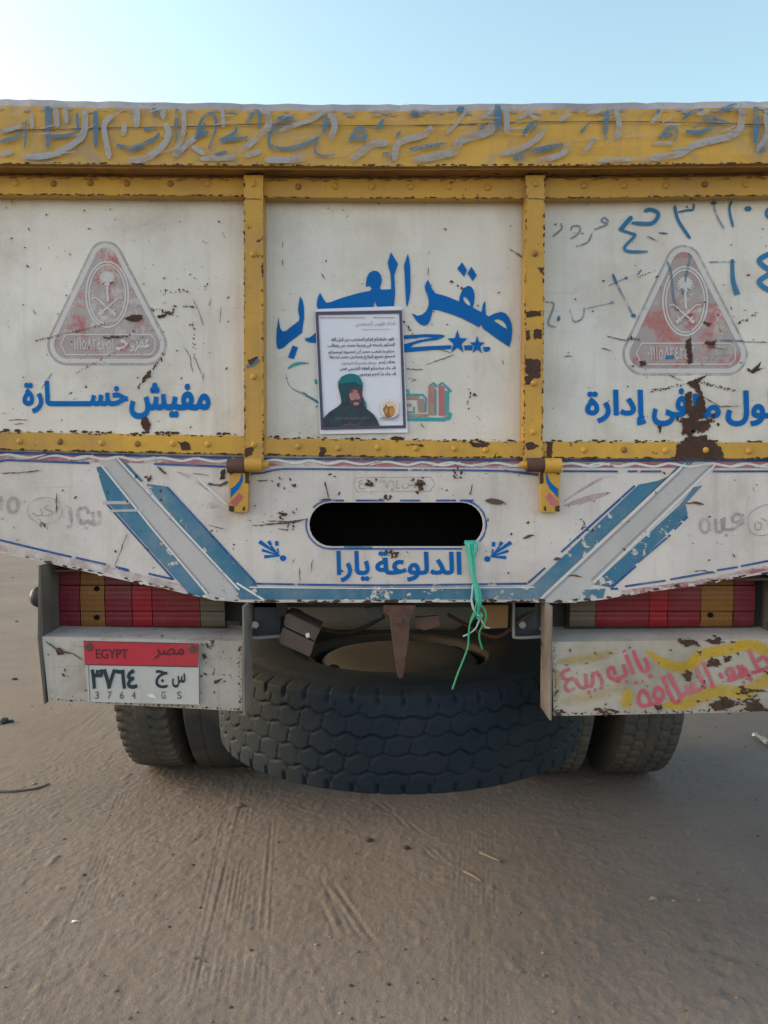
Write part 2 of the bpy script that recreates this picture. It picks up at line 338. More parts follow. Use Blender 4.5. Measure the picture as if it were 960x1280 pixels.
# ------------------------------------------------------------------ mesh accumulator
ROOT = {}
class Acc:
    def __init__(s):
        s.v = []; s.f = []; s.fm = []; s.mats = []; s.sm = []
    def mi(s, m):
        if m not in s.mats: s.mats.append(m)
        return s.mats.index(m)
    def add(s, vs_, fs, m, smooth=False):
        b = len(s.v); s.v += [tuple(v) for v in vs_]
        k = s.mi(m)
        for f in fs:
            s.f.append([b + i for i in f]); s.fm.append(k); s.sm.append(smooth)
    # flat shape on a plane facing -Y, traced in pixels on that plane
    def flat(s, pts, Y, m, holes=()):
        loops = [[W(x, y, Y) for x, y in pts]] + [[W(x, y, Y) for x, y in h] for h in holes]
        tl = [[Vector((p.x, p.z, 0)) for p in l] for l in loops]
        tris = tessellate_polygon(tl)
        vv = [p for l in loops for p in l]
        out = []
        for t in tris:
            p, q, r = (vv[i] for i in t)
            ny = (q - p).cross(r - p).y
            if abs(ny) < 1e-12: continue
            out.append(t if ny < 0 else t[::-1])
        s.add(vv, out, m)
    def slab(s, pts, Y0, Y1, m, holes=(), edge=None):
        loops = [[W(x, y, Y0) for x, y in pts]] + [[W(x, y, Y0) for x, y in h] for h in holes]
        s.slab3(loops, Y0, Y1, m, edge)
    def slab3(s, loops, Y0, Y1, m, edge=None):
        tl = [[Vector((p[0], p[2], 0)) for p in l] for l in loops]
        tris = tessellate_polygon(tl)
        vv = [Vector((p[0], Y0, p[2])) for l in loops for p in l]
        nv = len(vv)
        vb = [Vector((p.x, Y1, p.z)) for p in vv]
        fs = []
        for t in tris:
            p, q, r = (vv[i] for i in t)
            ny = (q - p).cross(r - p).y
            if abs(ny) < 1e-12: continue
            t = t if ny < 0 else t[::-1]
            fs.append(tuple(t)); fs.append(tuple(i + nv for i in t[::-1]))
        s.add(vv + vb, fs, m)
        b = len(s.v) - 2 * nv; o = 0; k = s.mi(edge or m)
        for li, l in enumerate(loops):
            L = len(l)
            area = sum(l[i][0] * l[(i + 1) % L][2] - l[(i + 1) % L][0] * l[i][2] for i in range(L))
            for i in range(L):
                a_, b_ = o + i, o + (i + 1) % L
                q = [b + a_, b + b_, b + b_ + nv, b + a_ + nv]
                flip = (area > 0) == (li == 0)
                s.f.append(q[::-1] if flip else q); s.fm.append(k); s.sm.append(False)
            o += L
    def box(s, p0, p1, m):
        x0, y0, z0 = (min(p0[i], p1[i]) for i in range(3)); x1, y1, z1 = (max(p0[i], p1[i]) for i in range(3))
        v = [(x0, y0, z0), (x1, y0, z0), (x1, y1, z0), (x0, y1, z0), (x0, y0, z1), (x1, y0, z1), (x1, y1, z1), (x0, y1, z1)]
        s.add(v, [(3, 2, 1, 0), (4, 5, 6, 7), (0, 1, 5, 4), (1, 2, 6, 5), (2, 3, 7, 6), (3, 0, 4, 7)], m)
    def ribbon(s, pts, wd, Y, m, smooth=True, lift=0.00002, taper=0.0):
        P = spline(pts) if smooth and len(pts) > 2 else resamp(pts)
        n = len(P)
        vv, fs = [], []
        for i in range(n):
            p0, p1 = P[max(0, i - 1)], P[min(n - 1, i + 1)]
            dx, dy = p1[0] - p0[0], p1[1] - p0[1]
            L = math.hypot(dx, dy) or 1
            t = i / (n - 1)
            ww = wd if not callable(wd) else wd(t)
            if taper: ww *= min(1, (min(t, 1 - t) + 0.02) / taper)
            nx, ny = -dy / L * ww / 2, dx / L * ww / 2
            yy = Y - lift * i
            vv.append(W(P[i][0] + nx, P[i][1] + ny, yy)); vv.append(W(P[i][0] - nx, P[i][1] - ny, yy))
        for i in range(n - 1):
            q = (2 * i, 2 * i + 1, 2 * i + 3, 2 * i + 2)
            a_, b_, c_ = vv[q[0]], vv[q[1]], vv[q[2]]
            fs.append(q if (b_ - a_).cross(c_ - a_).y < 0 else q[::-1])
        s.add(vv, fs, m)
    def cyl(s, p0, p1, r0, r1, m, n=20, caps=True, smooth=True):
        p0, p1 = Vector(p0), Vector(p1)
        d = (p1 - p0).normalized()
        u = d.orthogonal().normalized(); w_ = d.cross(u)
        vv = []
        for p, r in ((p0, r0), (p1, r1)):
            for k in range(n):
                t = 2 * math.pi * k / n
                vv.append(p + u * (r * math.cos(t)) + w_ * (r * math.sin(t)))
        fs = [(k, (k + 1) % n, n + (k + 1) % n, n + k) for k in range(n)]
        s.add(vv, fs, m, smooth)
        if caps:
            s.add(vv[:n], [tuple(range(n))[::-1]], m); s.add(vv[n:], [tuple(range(n))], m)
    def tube(s, pts, r, m, n=8):
        P = [Vector(p) for p in pts]
        vv = []; L = len(P)
        for i in range(L):
            d = (P[min(L - 1, i + 1)] - P[max(0, i - 1)]).normalized()
            u = d.cross(Vector((0.13, 1, 0.21))).normalized(); w_ = d.cross(u)
            rr = r(i / (L - 1)) if callable(r) else r
            for k in range(n):
                t = 2 * math.pi * k / n
                vv.append(P[i] + u * (rr * math.cos(t)) + w_ * (rr * math.sin(t)))
        fs = []
        for i in range(L - 1):
            for k in range(n):
                fs.append((i * n + k, i * n + (k + 1) % n, (i + 1) * n + (k + 1) % n, (i + 1) * n + k))
        fs.append(tuple(range(n))[::-1]); fs.append(tuple((L - 1) * n + k for k in range(n)))
        s.add(vv, fs, m, True)
    def build(s, name, parent=None, root=None, bevel=0.0, seg=2):
        loc = ROOT.get(root, Vector((0, 0, 0)))
        me = bpy.data.meshes.new(name)
        me.from_pydata([(v[0] - loc[0], v[1] - loc[1], v[2] - loc[2]) for v in s.v], [], s.f)
        for m in s.mats: me.materials.append(m)
        me.polygons.foreach_set('material_index', s.fm)
        me.polygons.foreach_set('use_smooth', s.sm)
        me.update()
        o = bpy.data.objects.new(name, me)
        COL.objects.link(o)
        if parent is not None: o.parent = parent
        elif root: o.location = loc
        if bevel:
            b = o.modifiers.new("bevel", 'BEVEL'); b.width = bevel; b.segments = seg
            b.limit_method = 'ANGLE'; b.angle_limit = R_(40)
        return o

def resamp(pts, step=4.0):
    out = [pts[0]]
    for (x0, y0), (x1, y1) in zip(pts, pts[1:]):
        k = max(1, int(math.hypot(x1 - x0, y1 - y0) / step))
        out += [(x0 + (x1 - x0) * i / k, y0 + (y1 - y0) * i / k) for i in range(1, k + 1)]
    return out

def spline(pts, k=8):
    P = [pts[0]] + list(pts) + [pts[-1]]
    out = []
    for i in range(1, len(P) - 2):
        p0, p1, p2, p3 = P[i - 1], P[i], P[i + 1], P[i + 2]
        for j in range(k):
            t = j / k
            out.append(tuple(0.5 * (2 * p1[c] + (p2[c] - p0[c]) * t + (2 * p0[c] - 5 * p1[c] + 4 * p2[c] - p3[c]) * t * t
                                    + (3 * p1[c] - p0[c] - 3 * p2[c] + p3[c]) * t ** 3) for c in range(len(p1))))
    out.append(tuple(pts[-1]))
    return out

def spline_closed(pts, k=6, tens=1.0):
    n = len(pts); out = []
    for i in range(n):
        p0, p1, p2, p3 = pts[i - 1], pts[i], pts[(i + 1) % n], pts[(i + 2) % n]
        for j in range(k):
            t = j / k
            out.append(tuple(0.5 * (2 * p1[c] + (p2[c] - p0[c]) * t + (2 * p0[c] - 5 * p1[c] + 4 * p2[c] - p3[c]) * t * t
                                    + (3 * p1[c] - p0[c] - 3 * p2[c] + p3[c]) * t ** 3) for c in range(2)))
    return out

def ragged(pts, jit=1.2, step=2.5, rng=random):
    out = []
    n = len(pts)
    for i in range(n):
        (x0, y0), (x1, y1) = pts[i], pts[(i + 1) % n]
        k = max(1, int(math.hypot(x1 - x0, y1 - y0) / step))
        for j in range(k):
            t = j / k
            out.append((x0 + (x1 - x0) * t + rng.uniform(-jit, jit), y0 + (y1 - y0) * t + rng.uniform(-jit, jit)))
    return out

_k = [0]
def tiny():
    _k[0] = (_k[0] + 1) % 23
    return _k[0] * 0.000012

def chip(ac, x, y, r, Y, m, el=1.0, ang=0.0):
    n = random.randint(6, 10)
    P = []
    for i in range(n):
        t = 2 * math.pi * i / n
        q = r * random.uniform(0.5, 1.25)
        u, v = q * el * math.cos(t), q * math.sin(t)
        P.append((x + u * math.cos(ang) - v * math.sin(ang), y + u * math.sin(ang) + v * math.cos(ang)))
    c = W(x, y, Y)
    vv = [W(px, py, Y - tiny()*0) for px, py in P]
    ac.add([c] + vv, [(0, i + 1, (i + 1) % n + 1) for i in range(n)][::1], m)

def chips(ac, n, x0, x1, y0, y1, rmin, rmax, Y, m, elmax=2.5):
    for _ in range(n):
        r = rmin + (rmax - rmin) * random.random() ** 3
        cx, cy = random.uniform(x0, x1), random.uniform(y0, y1)
        if 383 < cx < 608 and 625 < cy < 686: continue
        chip(ac, cx, cy, r, Y - tiny(), m, random.uniform(1, elmax), random.uniform(0, 3.14))

def dotline(ac, p, q, n, r, Y, m, jit=1.0):
    for i in range(n):
        t = (i + random.uniform(-0.3, 0.3)) / max(1, n - 1)
        chip(ac, p[0] + (q[0] - p[0]) * t + random.uniform(-jit, jit), p[1] + (q[1] - p[1]) * t + random.uniform(-jit, jit),
             r * random.uniform(0.5, 1.3), Y - tiny(), m, random.uniform(1, 2), random.uniform(0, 3))

def scratch(ac, pts, wd, Y, m=None):
    P = resamp(pts, 3)
    P = [(x + random.uniform(-.5, .5), y + random.uniform(-.5, .5)) for x, y in P]
    ac.ribbon(P, lambda t: wd * (0.35 + 0.9 * random.random()) * min(1, 6 * min(t, 1 - t) + .25), Y - tiny(), m or M['scr'], smooth=False, lift=0.000004)

# ------------------------------------------------------------------ Arabic shaping with the built-in font
AR = {}
def _reg(ch, base, four): AR[ch] = (base, four)
for ch, b, f in [('أ', 0xFE83, 0), ('إ', 0xFE87, 0), ('ا', 0xFE8D, 0), ('ب', 0xFE8F, 1), ('ة', 0xFE93, 0), ('ت', 0xFE95, 1), ('ث', 0xFE99, 1),
                 ('ج', 0xFE9D, 1), ('ح', 0xFEA1, 1), ('خ', 0xFEA5, 1), ('د', 0xFEA9, 0), ('ذ', 0xFEAB, 0), ('ر', 0xFEAD, 0), ('ز', 0xFEAF, 0),
                 ('س', 0xFEB1, 1), ('ش', 0xFEB5, 1), ('ص', 0xFEB9, 1), ('ض', 0xFEBD, 1), ('ط', 0xFEC1, 1), ('ظ', 0xFEC5, 1), ('ع', 0xFEC9, 1),
                 ('غ', 0xFECD, 1), ('ف', 0xFED1, 1), ('ق', 0xFED5, 1), ('ك', 0xFED9, 1), ('ل', 0xFEDD, 1), ('م', 0xFEE1, 1), ('ن', 0xFEE5, 1),
                 ('ه', 0xFEE9, 1), ('و', 0xFEED, 0), ('ى', 0xFEEF, 0), ('ي', 0xFEF1, 1)]:
    _reg(ch, b, f)
def shape(s):
    if not any(c in AR for c in s): return s
    out = []
    for i, c in enumerate(s):
        if c not in AR:
            out.append(c); continue
        base, four = AR[c]
        pv = s[i - 1] if i else ' '
        nx = s[i + 1] if i + 1 < len(s) else ' '
        jp = pv == 'ـ' or (pv in AR and AR[pv][1])
        jn = four and (nx == 'ـ' or nx in AR)
        out.append(chr(base + (3 if jp and jn else 2 if jn else 1 if jp else 0)))
    sw = {'(': ')', ')': '('}
    return ''.join(sw.get(c, c) for c in out[::-1])

_tc = {}
def glyphs(s, bold=0.0):
    """outline the word with the built-in font, thicken it and fill it glyph by glyph"""
    key = (s, bold)
    if key in _tc: return _tc[key]
    cu = bpy.data.curves.new("txt", 'FONT')
    cu.body = shape(s)
    o = bpy.data.objects.new("txt", cu); COL.objects.link(o)
    bpy.context.view_layer.update()
    dg = bpy.context.evaluated_depsgraph_get()
    c2 = o.evaluated_get(dg).to_curve(dg)
    chars = {}
    for sp in c2.splines:
        P = []
        if sp.type == 'BEZIER':
            B = sp.bezier_points; n = len(B)
            for i in range(n):
                a_, b_ = B[i], B[(i + 1) % n]
                p0, p1, p2, p3 = a_.co, a_.handle_right, b_.handle_left, b_.co
                straight = (p1 - p0).cross(p3 - p0).length < 1e-4 and (p2 - p0).cross(p3 - p0).length < 1e-4
                K_ = 1 if straight else 4
                for q in range(K_):
                    t = q / K_
                    v = p0 * (1 - t) ** 3 + p1 * (3 * t * (1 - t) ** 2) + p2 * (3 * t * t * (1 - t)) + p3 * t ** 3
                    P.append((v.x, v.y))
        else:
            P = [(p.co.x, p.co.y) for p in sp.points]
        Q = []
        for p in P:
            if not Q or math.hypot(p[0] - Q[-1][0], p[1] - Q[-1][1]) > 0.004: Q.append(p)
        if len(Q) > 2 and math.hypot(Q[0][0] - Q[-1][0], Q[0][1] - Q[-1][1]) < 0.004: Q.pop()
        if len(Q) > 2: chars.setdefault(sp.character_index, []).append(Q)
    bpy.data.objects.remove(o)
    V, F, cp = [], [], []
    for ci, loops in sorted(chars.items()):
        def area(L): return sum(L[i - 1][0] * L[i][1] - L[i][0] * L[i - 1][1] for i in range(len(L))) / 2
        big = max(loops, key=lambda L: abs(area(L)))
        sg = 1 if area(big) > 0 else -1
        if bold:
            nl = []
            for L in loops:
                n = len(L); R2 = []
                for i in range(n):
                    (ax, ay), (bx, by), (cx, cy) = L[i - 1], L[i], L[(i + 1) % n]
                    d1 = Vector((bx - ax, by - ay)).normalized(); d2 = Vector((cx - bx, cy - by)).normalized()
                    nn = Vector((d1.y + d2.y, -d1.x - d2.x))
                    k = nn.length
                    if k < 0.5: k = 0.5
                    R2.append((bx + nn.x / k / max(k / 2, .6) * bold * sg, by + nn.y / k / max(k / 2, .6) * bold * sg))
                nl.append(R2)
            loops = nl
        pts = []; edges = []
        for L in loops:
            b0 = len(pts); pts += [Vector(p) for p in L]
            edges += [(b0 + i, b0 + (i + 1) % len(L)) for i in range(len(L))]
        vv, _e, ff, *_r = delaunay_2d_cdt(pts, edges, [], 0, 1e-5)
        def wind(x, y):
            w_ = 0
            for L in loops:
                for i in range(len(L)):
                    (x0, y0), (x1, y1) = L[i - 1], L[i]
                    if (y0 <= y) != (y1 <= y):
                        if (x0 + (y - y0) * (x1 - x0) / (y1 - y0)) > x: w_ += 1 if y1 > y0 else -1
            return w_
        b0 = len(V)
        V += [(v.x, v.y) for v in vv]; cp += [ci] * len(vv)
        for f in ff:
            x = sum(vv[i].x for i in f) / len(f); y = sum(vv[i].y for i in f) / len(f)
            if wind(x, y) != 0: F.append(tuple(b0 + i for i in f))
    _tc[key] = (V, F, cp)
    return _tc[key]

def text(ac, s, box, Y, m, bold=0.02, warp=None):
    """fit the word into the rectangle (x0, y0, x1, y1) measured on the plane"""
    V, F, cp = glyphs(s, bold)
    xs = [v[0] for v in V]; ys = [v[1] for v in V]
    ax, bx, ay, by = min(xs), max(xs), min(ys), max(ys)
    x0, y0, x1, y1 = box
    vv = []
    for (x, y), c in zip(V, cp):
        px = x0 + (x - ax) / (bx - ax) * (x1 - x0); py = y1 - (y - ay) / (by - ay) * (y1 - y0)
        if warp: px, py = warp(px, py)
        vv.append(W(px, py, Y - (c % 9) * 0.00004))
    fs = []
    for f in F:
        p, q, r = vv[f[0]], vv[f[1]], vv[f[2]]
        fs.append(f if (q - p).cross(r - p).y < 0 else f[::-1])
    ac.add(vv, fs, m)

def empty(name, loc, root=None):
    o = bpy.data.objects.new(name, None)
    o.empty_display_size = 0.2
    o.location = loc
    COL.objects.link(o)
    if root: ROOT[root] = Vector(loc)
    return o

def tag(o, label=None, cat=None, group=None, kind=None):
    if label: o["label"] = label
    if cat: o["category"] = cat
    if group: o["group"] = group
    if kind: o["kind"] = kind
    return o

# ------------------------------------------------------------------ ground
rs = np.random.RandomState(3)
LAT = rs.rand(256, 256)
def vnoise(x, y):
    xi = np.floor(x).astype(int); yi = np.floor(y).astype(int)
    fx = x - xi; fy = y - yi
    fx = fx * fx * (3 - 2 * fx); fy = fy * fy * (3 - 2 * fy)
    g = lambda i, j: LAT[i % 256, j % 256]
    return (g(xi, yi) * (1 - fx) + g(xi + 1, yi) * fx) * (1 - fy) + (g(xi, yi + 1) * (1 - fx) + g(xi + 1, yi + 1) * fx) * fy - 0.5

def axis(lo, hi, step, far, g=1.16):
    c = list(np.arange(lo, hi + 1e-6, step))
    s = step
    x = hi
    while x < far:
        s *= g; x += s; c.append(x)
    s = step; x = lo; pre = []
    while x > -far:
        s *= g; x -= s; pre.append(x)
    return np.array(pre[::-1] + c)

def ground():
    xs = axis(-1.45, 1.45, 0.0042, 1500, 1.09)
    ys = axis(-0.22, 1.5, 0.0068, 2500, 1.09)
    X, Y = np.meshgrid(xs, ys)
    near = np.exp(-np.maximum(0, np.hypot(X, Y) - 3) / 6)
    H = 0.016 * vnoise(X * 0.7 + 5, Y * 0.7) + 0.006 * vnoise(X * 2.3, Y * 2.3 + 9) * near
    fine = np.exp(-np.maximum(0, np.hypot(X * .8, Y - .5) - 1.3) * 3)
    u = X * 0.72 - Y * 0.69; v = X * 0.69 + Y * 0.72
    H += near * (0.0016 * vnoise(u * 9, v * 3.5) + 0.0008 * vnoise(X * 14, Y * 14) + 0.0011 * vnoise(X * 33 + 3, Y * 33) + 0.0020 * vnoise(X * 75, Y * 75) + 0.0016 * vnoise(X * 140 + 8, Y * 140) * fine + 0.0012 * vnoise(X * 48 - Y * 30, Y * 48 + X * 30))
    # clods and pits
    c = vnoise(X * 22 + 7, Y * 22 + 1)
    H += near * 0.003 * np.clip(c - 0.33, 0, 1) / 0.17
    c = vnoise(X * 17 + 17, Y * 17 + 31)
    H -= near * 0.0022 * np.clip(c - 0.34, 0, 1) / 0.16
    # tread prints of a small tyre: short parallel grooves
    def groove(p, q, wd, dep):
        nonlocal H
        a, b = G(*p), G(*q)
        d = np.array([b.x - a.x, b.y - a.y]); L = np.hypot(*d); d /= L
        s = (X - a.x) * d[0] + (Y - a.y) * d[1]
        t = -(X - a.x) * d[1] + (Y - a.y) * d[0]
        env = np.clip(s / 0.03, 0, 1) * np.clip((L - s) / 0.03, 0, 1)
        env = env * np.clip(0.65 + 1.6 * vnoise(X * 9 + 4, Y * 9), 0, 1.3)
        H = H - dep * env * np.exp(-(t / wd) ** 2) + 0.5 * dep * env * np.exp(-((t - 1.7 * wd) / wd) ** 2)
    z5 = ((360, 1000), 3.2)
    for p, q in [((88, 325), (205, 560)), ((125, 300), (250, 555)), ((155, 350), (300, 565)), ((180, 330), (345, 565)), ((40, 170), (75, 240)),
                 ((70, 150), (130, 230)), ((330, -10), (410, 50)), ((380, 0), (440, 55)), ((520, 175), (605, 250)), ((400, 30), (480, 110)), ((470, 80), (560, 150)),
                 ((540, 170), (640, 260))]:
        groove(zr(*z5, *p), zr(*z5, *q), 0.0065, 0.003)
    # long ribbed track on the left
    for k in range(17):
        xb, xt = 226 + k * 6.6 + random.uniform(-1, 1), 292 + k * 3.4 + random.uniform(-.6, .6)
        groove((xb, 1290 - random.uniform(0, 60)), (xt, 965 + random.uniform(0, 60)), 0.0042, 0.0011 + 0.0007 * random.random())
    for k in range(9):
        groove((560 + k * 8, 1290), (575 + k * 5, 1000), 0.005, 0.0008)
        groove((30 + k * 7, 1290), (150 + k * 5, 990), 0.005, 0.0011)
    for k in range(26):
        px, py = random.uniform(0, 330), random.uniform(960, 1280); L_ = random.uniform(20, 70)
        groove((px, py), (px + L_, py - L_ * random.uniform(.7, 1.1)), random.uniform(.006, .013), random.uniform(.0003, .001))
    # faint foot prints on the right
    for (px, py) in [(870, 1105), (880, 1150), (898, 1190), (905, 1215), (840, 1120), (925, 1200), (910, 1240), (820, 1030), (705, 1010), (870, 1185), (893, 1172)]:
        g_ = G(px, py)
        H = H - 0.005 * np.exp(-(((X - g_.x) / 0.022) ** 2 + ((Y - g_.y) / 0.016) ** 2))
    H -= 0.012 * np.exp(-((X) / 1.4) ** 2 - ((Y - 1.5) / 0.5) ** 2)
    nx, ny = len(xs), len(ys)
    V = np.stack([X, Y, H], -1).reshape(-1, 3)
    I = np.arange(nx * ny).reshape(ny, nx)
    F = np.stack([I[:-1, :-1], I[:-1, 1:], I[1:, 1:], I[1:, :-1]], -1).reshape(-1, 4)
    me = bpy.data.meshes.new("ground")
    me.vertices.add(len(V)); me.vertices.foreach_set("co", V.ravel())
    me.loops.add(F.size); me.loops.foreach_set("vertex_index", F.ravel())
    me.polygons.add(len(F)); me.polygons.foreach_set("loop_start", np.arange(0, F.size, 4)); me.polygons.foreach_set("loop_total", np.full(len(F), 4))
    me.polygons.foreach_set("use_smooth", np.ones(len(F), bool))
    me.update(); me.validate()
    o = bpy.data.objects.new("ground", me); COL.objects.link(o)
    n = NT("sandy_ground")
    c = n.mix(n.ramp(n.noise(1.1, 6, 0.6), 0.35, 0.68), (0.178, 0.149, 0.127, 1), (0.222, 0.187, 0.16, 1))
    c = n.mix(n.math('MULTIPLY', n.ramp(n.noise(7, 7, 0.7, None, 0.5), 0.45, 0.75), 0.45), c, (0.155, 0.127, 0.104, 1))
    c = n.mix(n.math('MULTIPLY', n.ramp(n.noise(60, 5, 0.7), 0.58, 0.72), 0.45), c, (0.105, 0.085, 0.07, 1))
    c = n.mix(n.math('MULTIPLY', n.ramp(n.noise(110, 3, 0.7), 0.62, 0.70), 0.5), c, (0.33, 0.28, 0.24, 1))
    c = n.mix(1.0, c, n.mix(n.noise(230, 5, 0.85), (0.5,) * 3 + (1,), (1.5,) * 3 + (1,)), 'MULTIPLY')
    n.val(n.b.inputs["Base Color"], c)
    n.b.inputs["Roughness"].default_value = 0.95
    n.b.inputs["Specular IOR Level"].default_value = 0.1
    b = n.bump(n.noise(26, 7, 0.7), 0.28, 0.012)
    b = n.bump(n.noise(190, 4, 0.75), 0.8, 0.004, b)
    n.link(b, n.b.inputs["Normal"])
    me.materials.append(n.m)
    tag(o, kind="structure")
    from_h = lambda x, y: float(H[np.abs(ys - y).argmin(), np.abs(xs - x).argmin()])
    return from_h
GH = ground()

def stone(ac, x, y, r, m, flat=0.6, sink=0.3):
    z = GH(x, y)
    rot = random.uniform(0, 6.28)
    vv = []; nu, nv = 7, 4
    for j in range(nv + 1):
        for i in range(nu):
            t = 2 * math.pi * i / nu + rot; p = math.pi * j / nv
            q = r * random.uniform(0.75, 1.2)
            vv.append((x + q * math.sin(p) * math.cos(t) * 1.2, y + q * math.sin(p) * math.sin(t), z + r * flat * (math.cos(p) + 1 - 2 * sink)))
    fs = [(j * nu + i, (j + 1) * nu + i, (j + 1) * nu + (i + 1) % nu, j * nu + (i + 1) % nu) for j in range(nv) for i in range(nu)]
    ac.add(vv, fs, m, True)

M['st1'] = plain("pale_pebble", (0.24, 0.20, 0.16, 1), 0.9, 0, 0.1, 0.3, 60, 0)
M['st2'] = plain("brown_pebble", (0.14, 0.115, 0.09, 1), 0.9, 0, 0.1, 0.3, 60, 0)
M['st3'] = plain("dark_pebble", (0.07, 0.058, 0.05, 1), 0.9, 0, 0.1, 0.3, 60, 0)
ac = Acc()
for _ in range(800):
    px = random.uniform(-30, 990); py = 900 + 390 * random.random() ** 0.8
    g_ = G(px, py)
    stone(ac, g_.x, g_.y, 0.0014 + 0.0045 * random.random() ** 6, random.choice([M['st1'], M['st2'], M['st1'], M['st2'], M['st2'], M['st2'], M['st2'], M['st3']]), 0.45)
for _ in range(500):
    x, y = random.uniform(-6, 6), random.uniform(0.3, 9)
    stone(ac, x, y, 0.004 + 0.014 * random.random() ** 4, random.choice([M['st1'], M['st2'], M['st2'], M['st3']]), 0.55)
tag(ac.build("pebbles"), kind="stuff")

# ------------------------------------------------------------------ truck
truck = empty("dump_truck", (0.026, 1.2, 0.0), "t")
tag(truck, "old white and yellow dump truck seen from behind, its tailgate covered in blue Arabic lettering", "truck")
def part(ac, name, parent=None, bevel=0.0, seg=2):
    return ac.build(name, parent or truck, "t", bevel, seg)

LM = 0.0006   # one paint layer
PY = 0.03     # panel face
# --- header board
XH = [-130 + i * 14 for i in range(90)]
def lerp(x, tab):
    for (x0, y0), (x1, y1) in zip(tab, tab[1:]):
        if x <= x1: return y0 + (y1 - y0) * (x - x0) / (x1 - x0)
    return tab[-1][1]
top_t = [(-60, 122), (0, 124), (140, 127), (330, 130), (500, 131), (620, 130), (760, 129), (960, 127), (1040, 126)]
bot_t = [(-60, 203), (0, 204.5), (300, 207), (480, 208), (700, 207), (960, 204), (1040, 203)]
HY = -0.05
ac = Acc()
rowsA, jit = [], random.Random(5)
for x in XH:
    zt = lerp(x, top_t) + jit.uniform(-0.8, 0.8); zb = lerp(x, bot_t)
    col = [W(x, zb, HY)]
    for k in range(1, 7):
        dz = zb + (zt + 8 - zb) * k / 6
        col.append(W(x, dz, HY + jit.uniform(-0.0012, 0.0012) + 0.004 * math.sin(x * 0.011 + k) * 0.4))
    p = W(x, zt, HY + 0.012); col.append(p)
    col.append(p + Vector((0, 0.05, -0.004)))
    col.append(Vector((p.x, 0.06, col[0].z - 0.002)))
    rowsA.append(col)
nc = len(rowsA[0])
vv = [p for c in rowsA for p in c]
n_ = len(rowsA)
for k in range(nc):
    k2 = (k + 1) % nc
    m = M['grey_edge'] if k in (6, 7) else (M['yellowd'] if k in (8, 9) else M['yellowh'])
    ac.add(vv, [(i * nc + k, (i + 1) * nc + k, (i + 1) * nc + k2, i * nc + k2) for i in range(n_ - 1)], m, k < 5)
# seam and edge chips are part of the board's surface
Yh = HY - 0.0035
seam = [(-40, 163), (60, 162), (130, 160), (250, 158), (330, 155), (430, 157), (560, 156), (640, 153), (760, 152), (850, 153), (960, 156), (1000, 156)]
ac.ribbon(seam, lambda t: 1.2 * (0.4 + random.random()), Yh - 0.0012, M['scr'], lift=0.000002)
for x in range(-20, 990, 5):
    if random.random() < 0.6:
        chip(ac, x + random.uniform(-3, 3), lerp(x, bot_t) - random.uniform(-0.5, 1.8), random.uniform(0.5, 1.8), Yh - tiny(), M['rust'], 2.5)
    if random.random() < 0.4:
        chip(ac, x + random.uniform(-3, 3), lerp(x, top_t) + 8 + random.uniform(0, 5), random.uniform(0.8, 2.4), Yh - tiny(), M['grey_edge'], 2.8)
header = part(ac, "header_board")
ac = Acc()
z1, z2, z3, z4 = ((0, 115), 3.84), ((240, 115), 3.84), ((480, 115), 3.84), ((710, 115), 3.84)
HG = [(z1, [(0, 195), (60, 175), (100, 165)], 5), (z1, [(0, 300), (60, 285)], 6), (z1, [(150, 95), (155, 175)], 5), (z1, [(265, 70), (275, 170)], 7),
      (z1, [(405, 80), (405, 180), (370, 235), (250, 300), (100, 310)], 7.5), (z1, [(540, 110), (500, 160), (510, 240), (525, 320)], 6.5),
      (z1, [(655, 60), (655, 170)], 8), (z1, [(790, 150), (810, 200), (770, 270), (690, 320), (600, 328)], 7.5), (z1, [(780, 70), (785, 130)], 6),
      (z1, [(880, 70), (880, 190), (830, 310)], 5.5), (z1, [(950, 210), (900, 250), (840, 310)], 6), (z1, [(600, 150), (590, 210)], 6),
      (z1, [(180, 80), (330, 60)], 4), (z1, [(310, 75), (320, 150)], 6),
      (z2, [(145, 80), (150, 170)], 5), (z2, [(345, 80), (370, 150), (310, 220), (225, 290)], 8), (z2, [(40, 320), (210, 315)], 6), (z2, [(250, 310), (330, 285)], 6),
      (z2, [(660, 100), (685, 160), (660, 235)], 7.5), (z2, [(640, 90), (580, 130), (520, 150), (420, 185)], 5), (z2, [(350, 325), (450, 325), (550, 318)], 7.5),
      (z2, [(940, 245), (860, 255), (760, 332)], 8), (z2, [(0, 260), (60, 300)], 6), (z2, [(880, 110), (920, 90)], 7),
      (z3, [(230, 165), (190, 205), (70, 245), (50, 330)], 7.5), (z3, [(520, 140), (500, 190), (370, 230), (330, 285), (130, 330)], 10),
      (z3, [(585, 60), (592, 200)], 7.5), (z3, [(400, 80), (350, 150), (300, 200)], 4), (z3, [(770, 160), (750, 210), (660, 270), (560, 300)], 6.5),
      (z3, [(890, 240), (850, 300), (720, 332)], 6.5), (z3, [(720, 85), (640, 130)], 5), (z3, [(900, 100), (840, 140)], 5), (z3, [(520, 90), (470, 130)], 5),
      (z3, [(110, 95), (180, 95)], 6), (z3, [(700, 110), (740, 130)], 5),
      (z4, [(230, 80), (245, 160), (230, 235)], 6.5), (z4, [(450, 90), (400, 150)], 5), (z4, [(410, 250), (500, 245)], 5),
      (z4, [(830, 55), (830, 160), (780, 210), (620, 250), (520, 300), (350, 322)], 8), (z4, [(130, 225), (70, 295)], 5), (z4, [(945, 100), (955, 200), (905, 285)], 6),
      (z4, [(90, 100), (160, 90)], 5), (z4, [(140, 330), (330, 320)], 5), (z4, [(620, 105), (680, 90)], 5)]
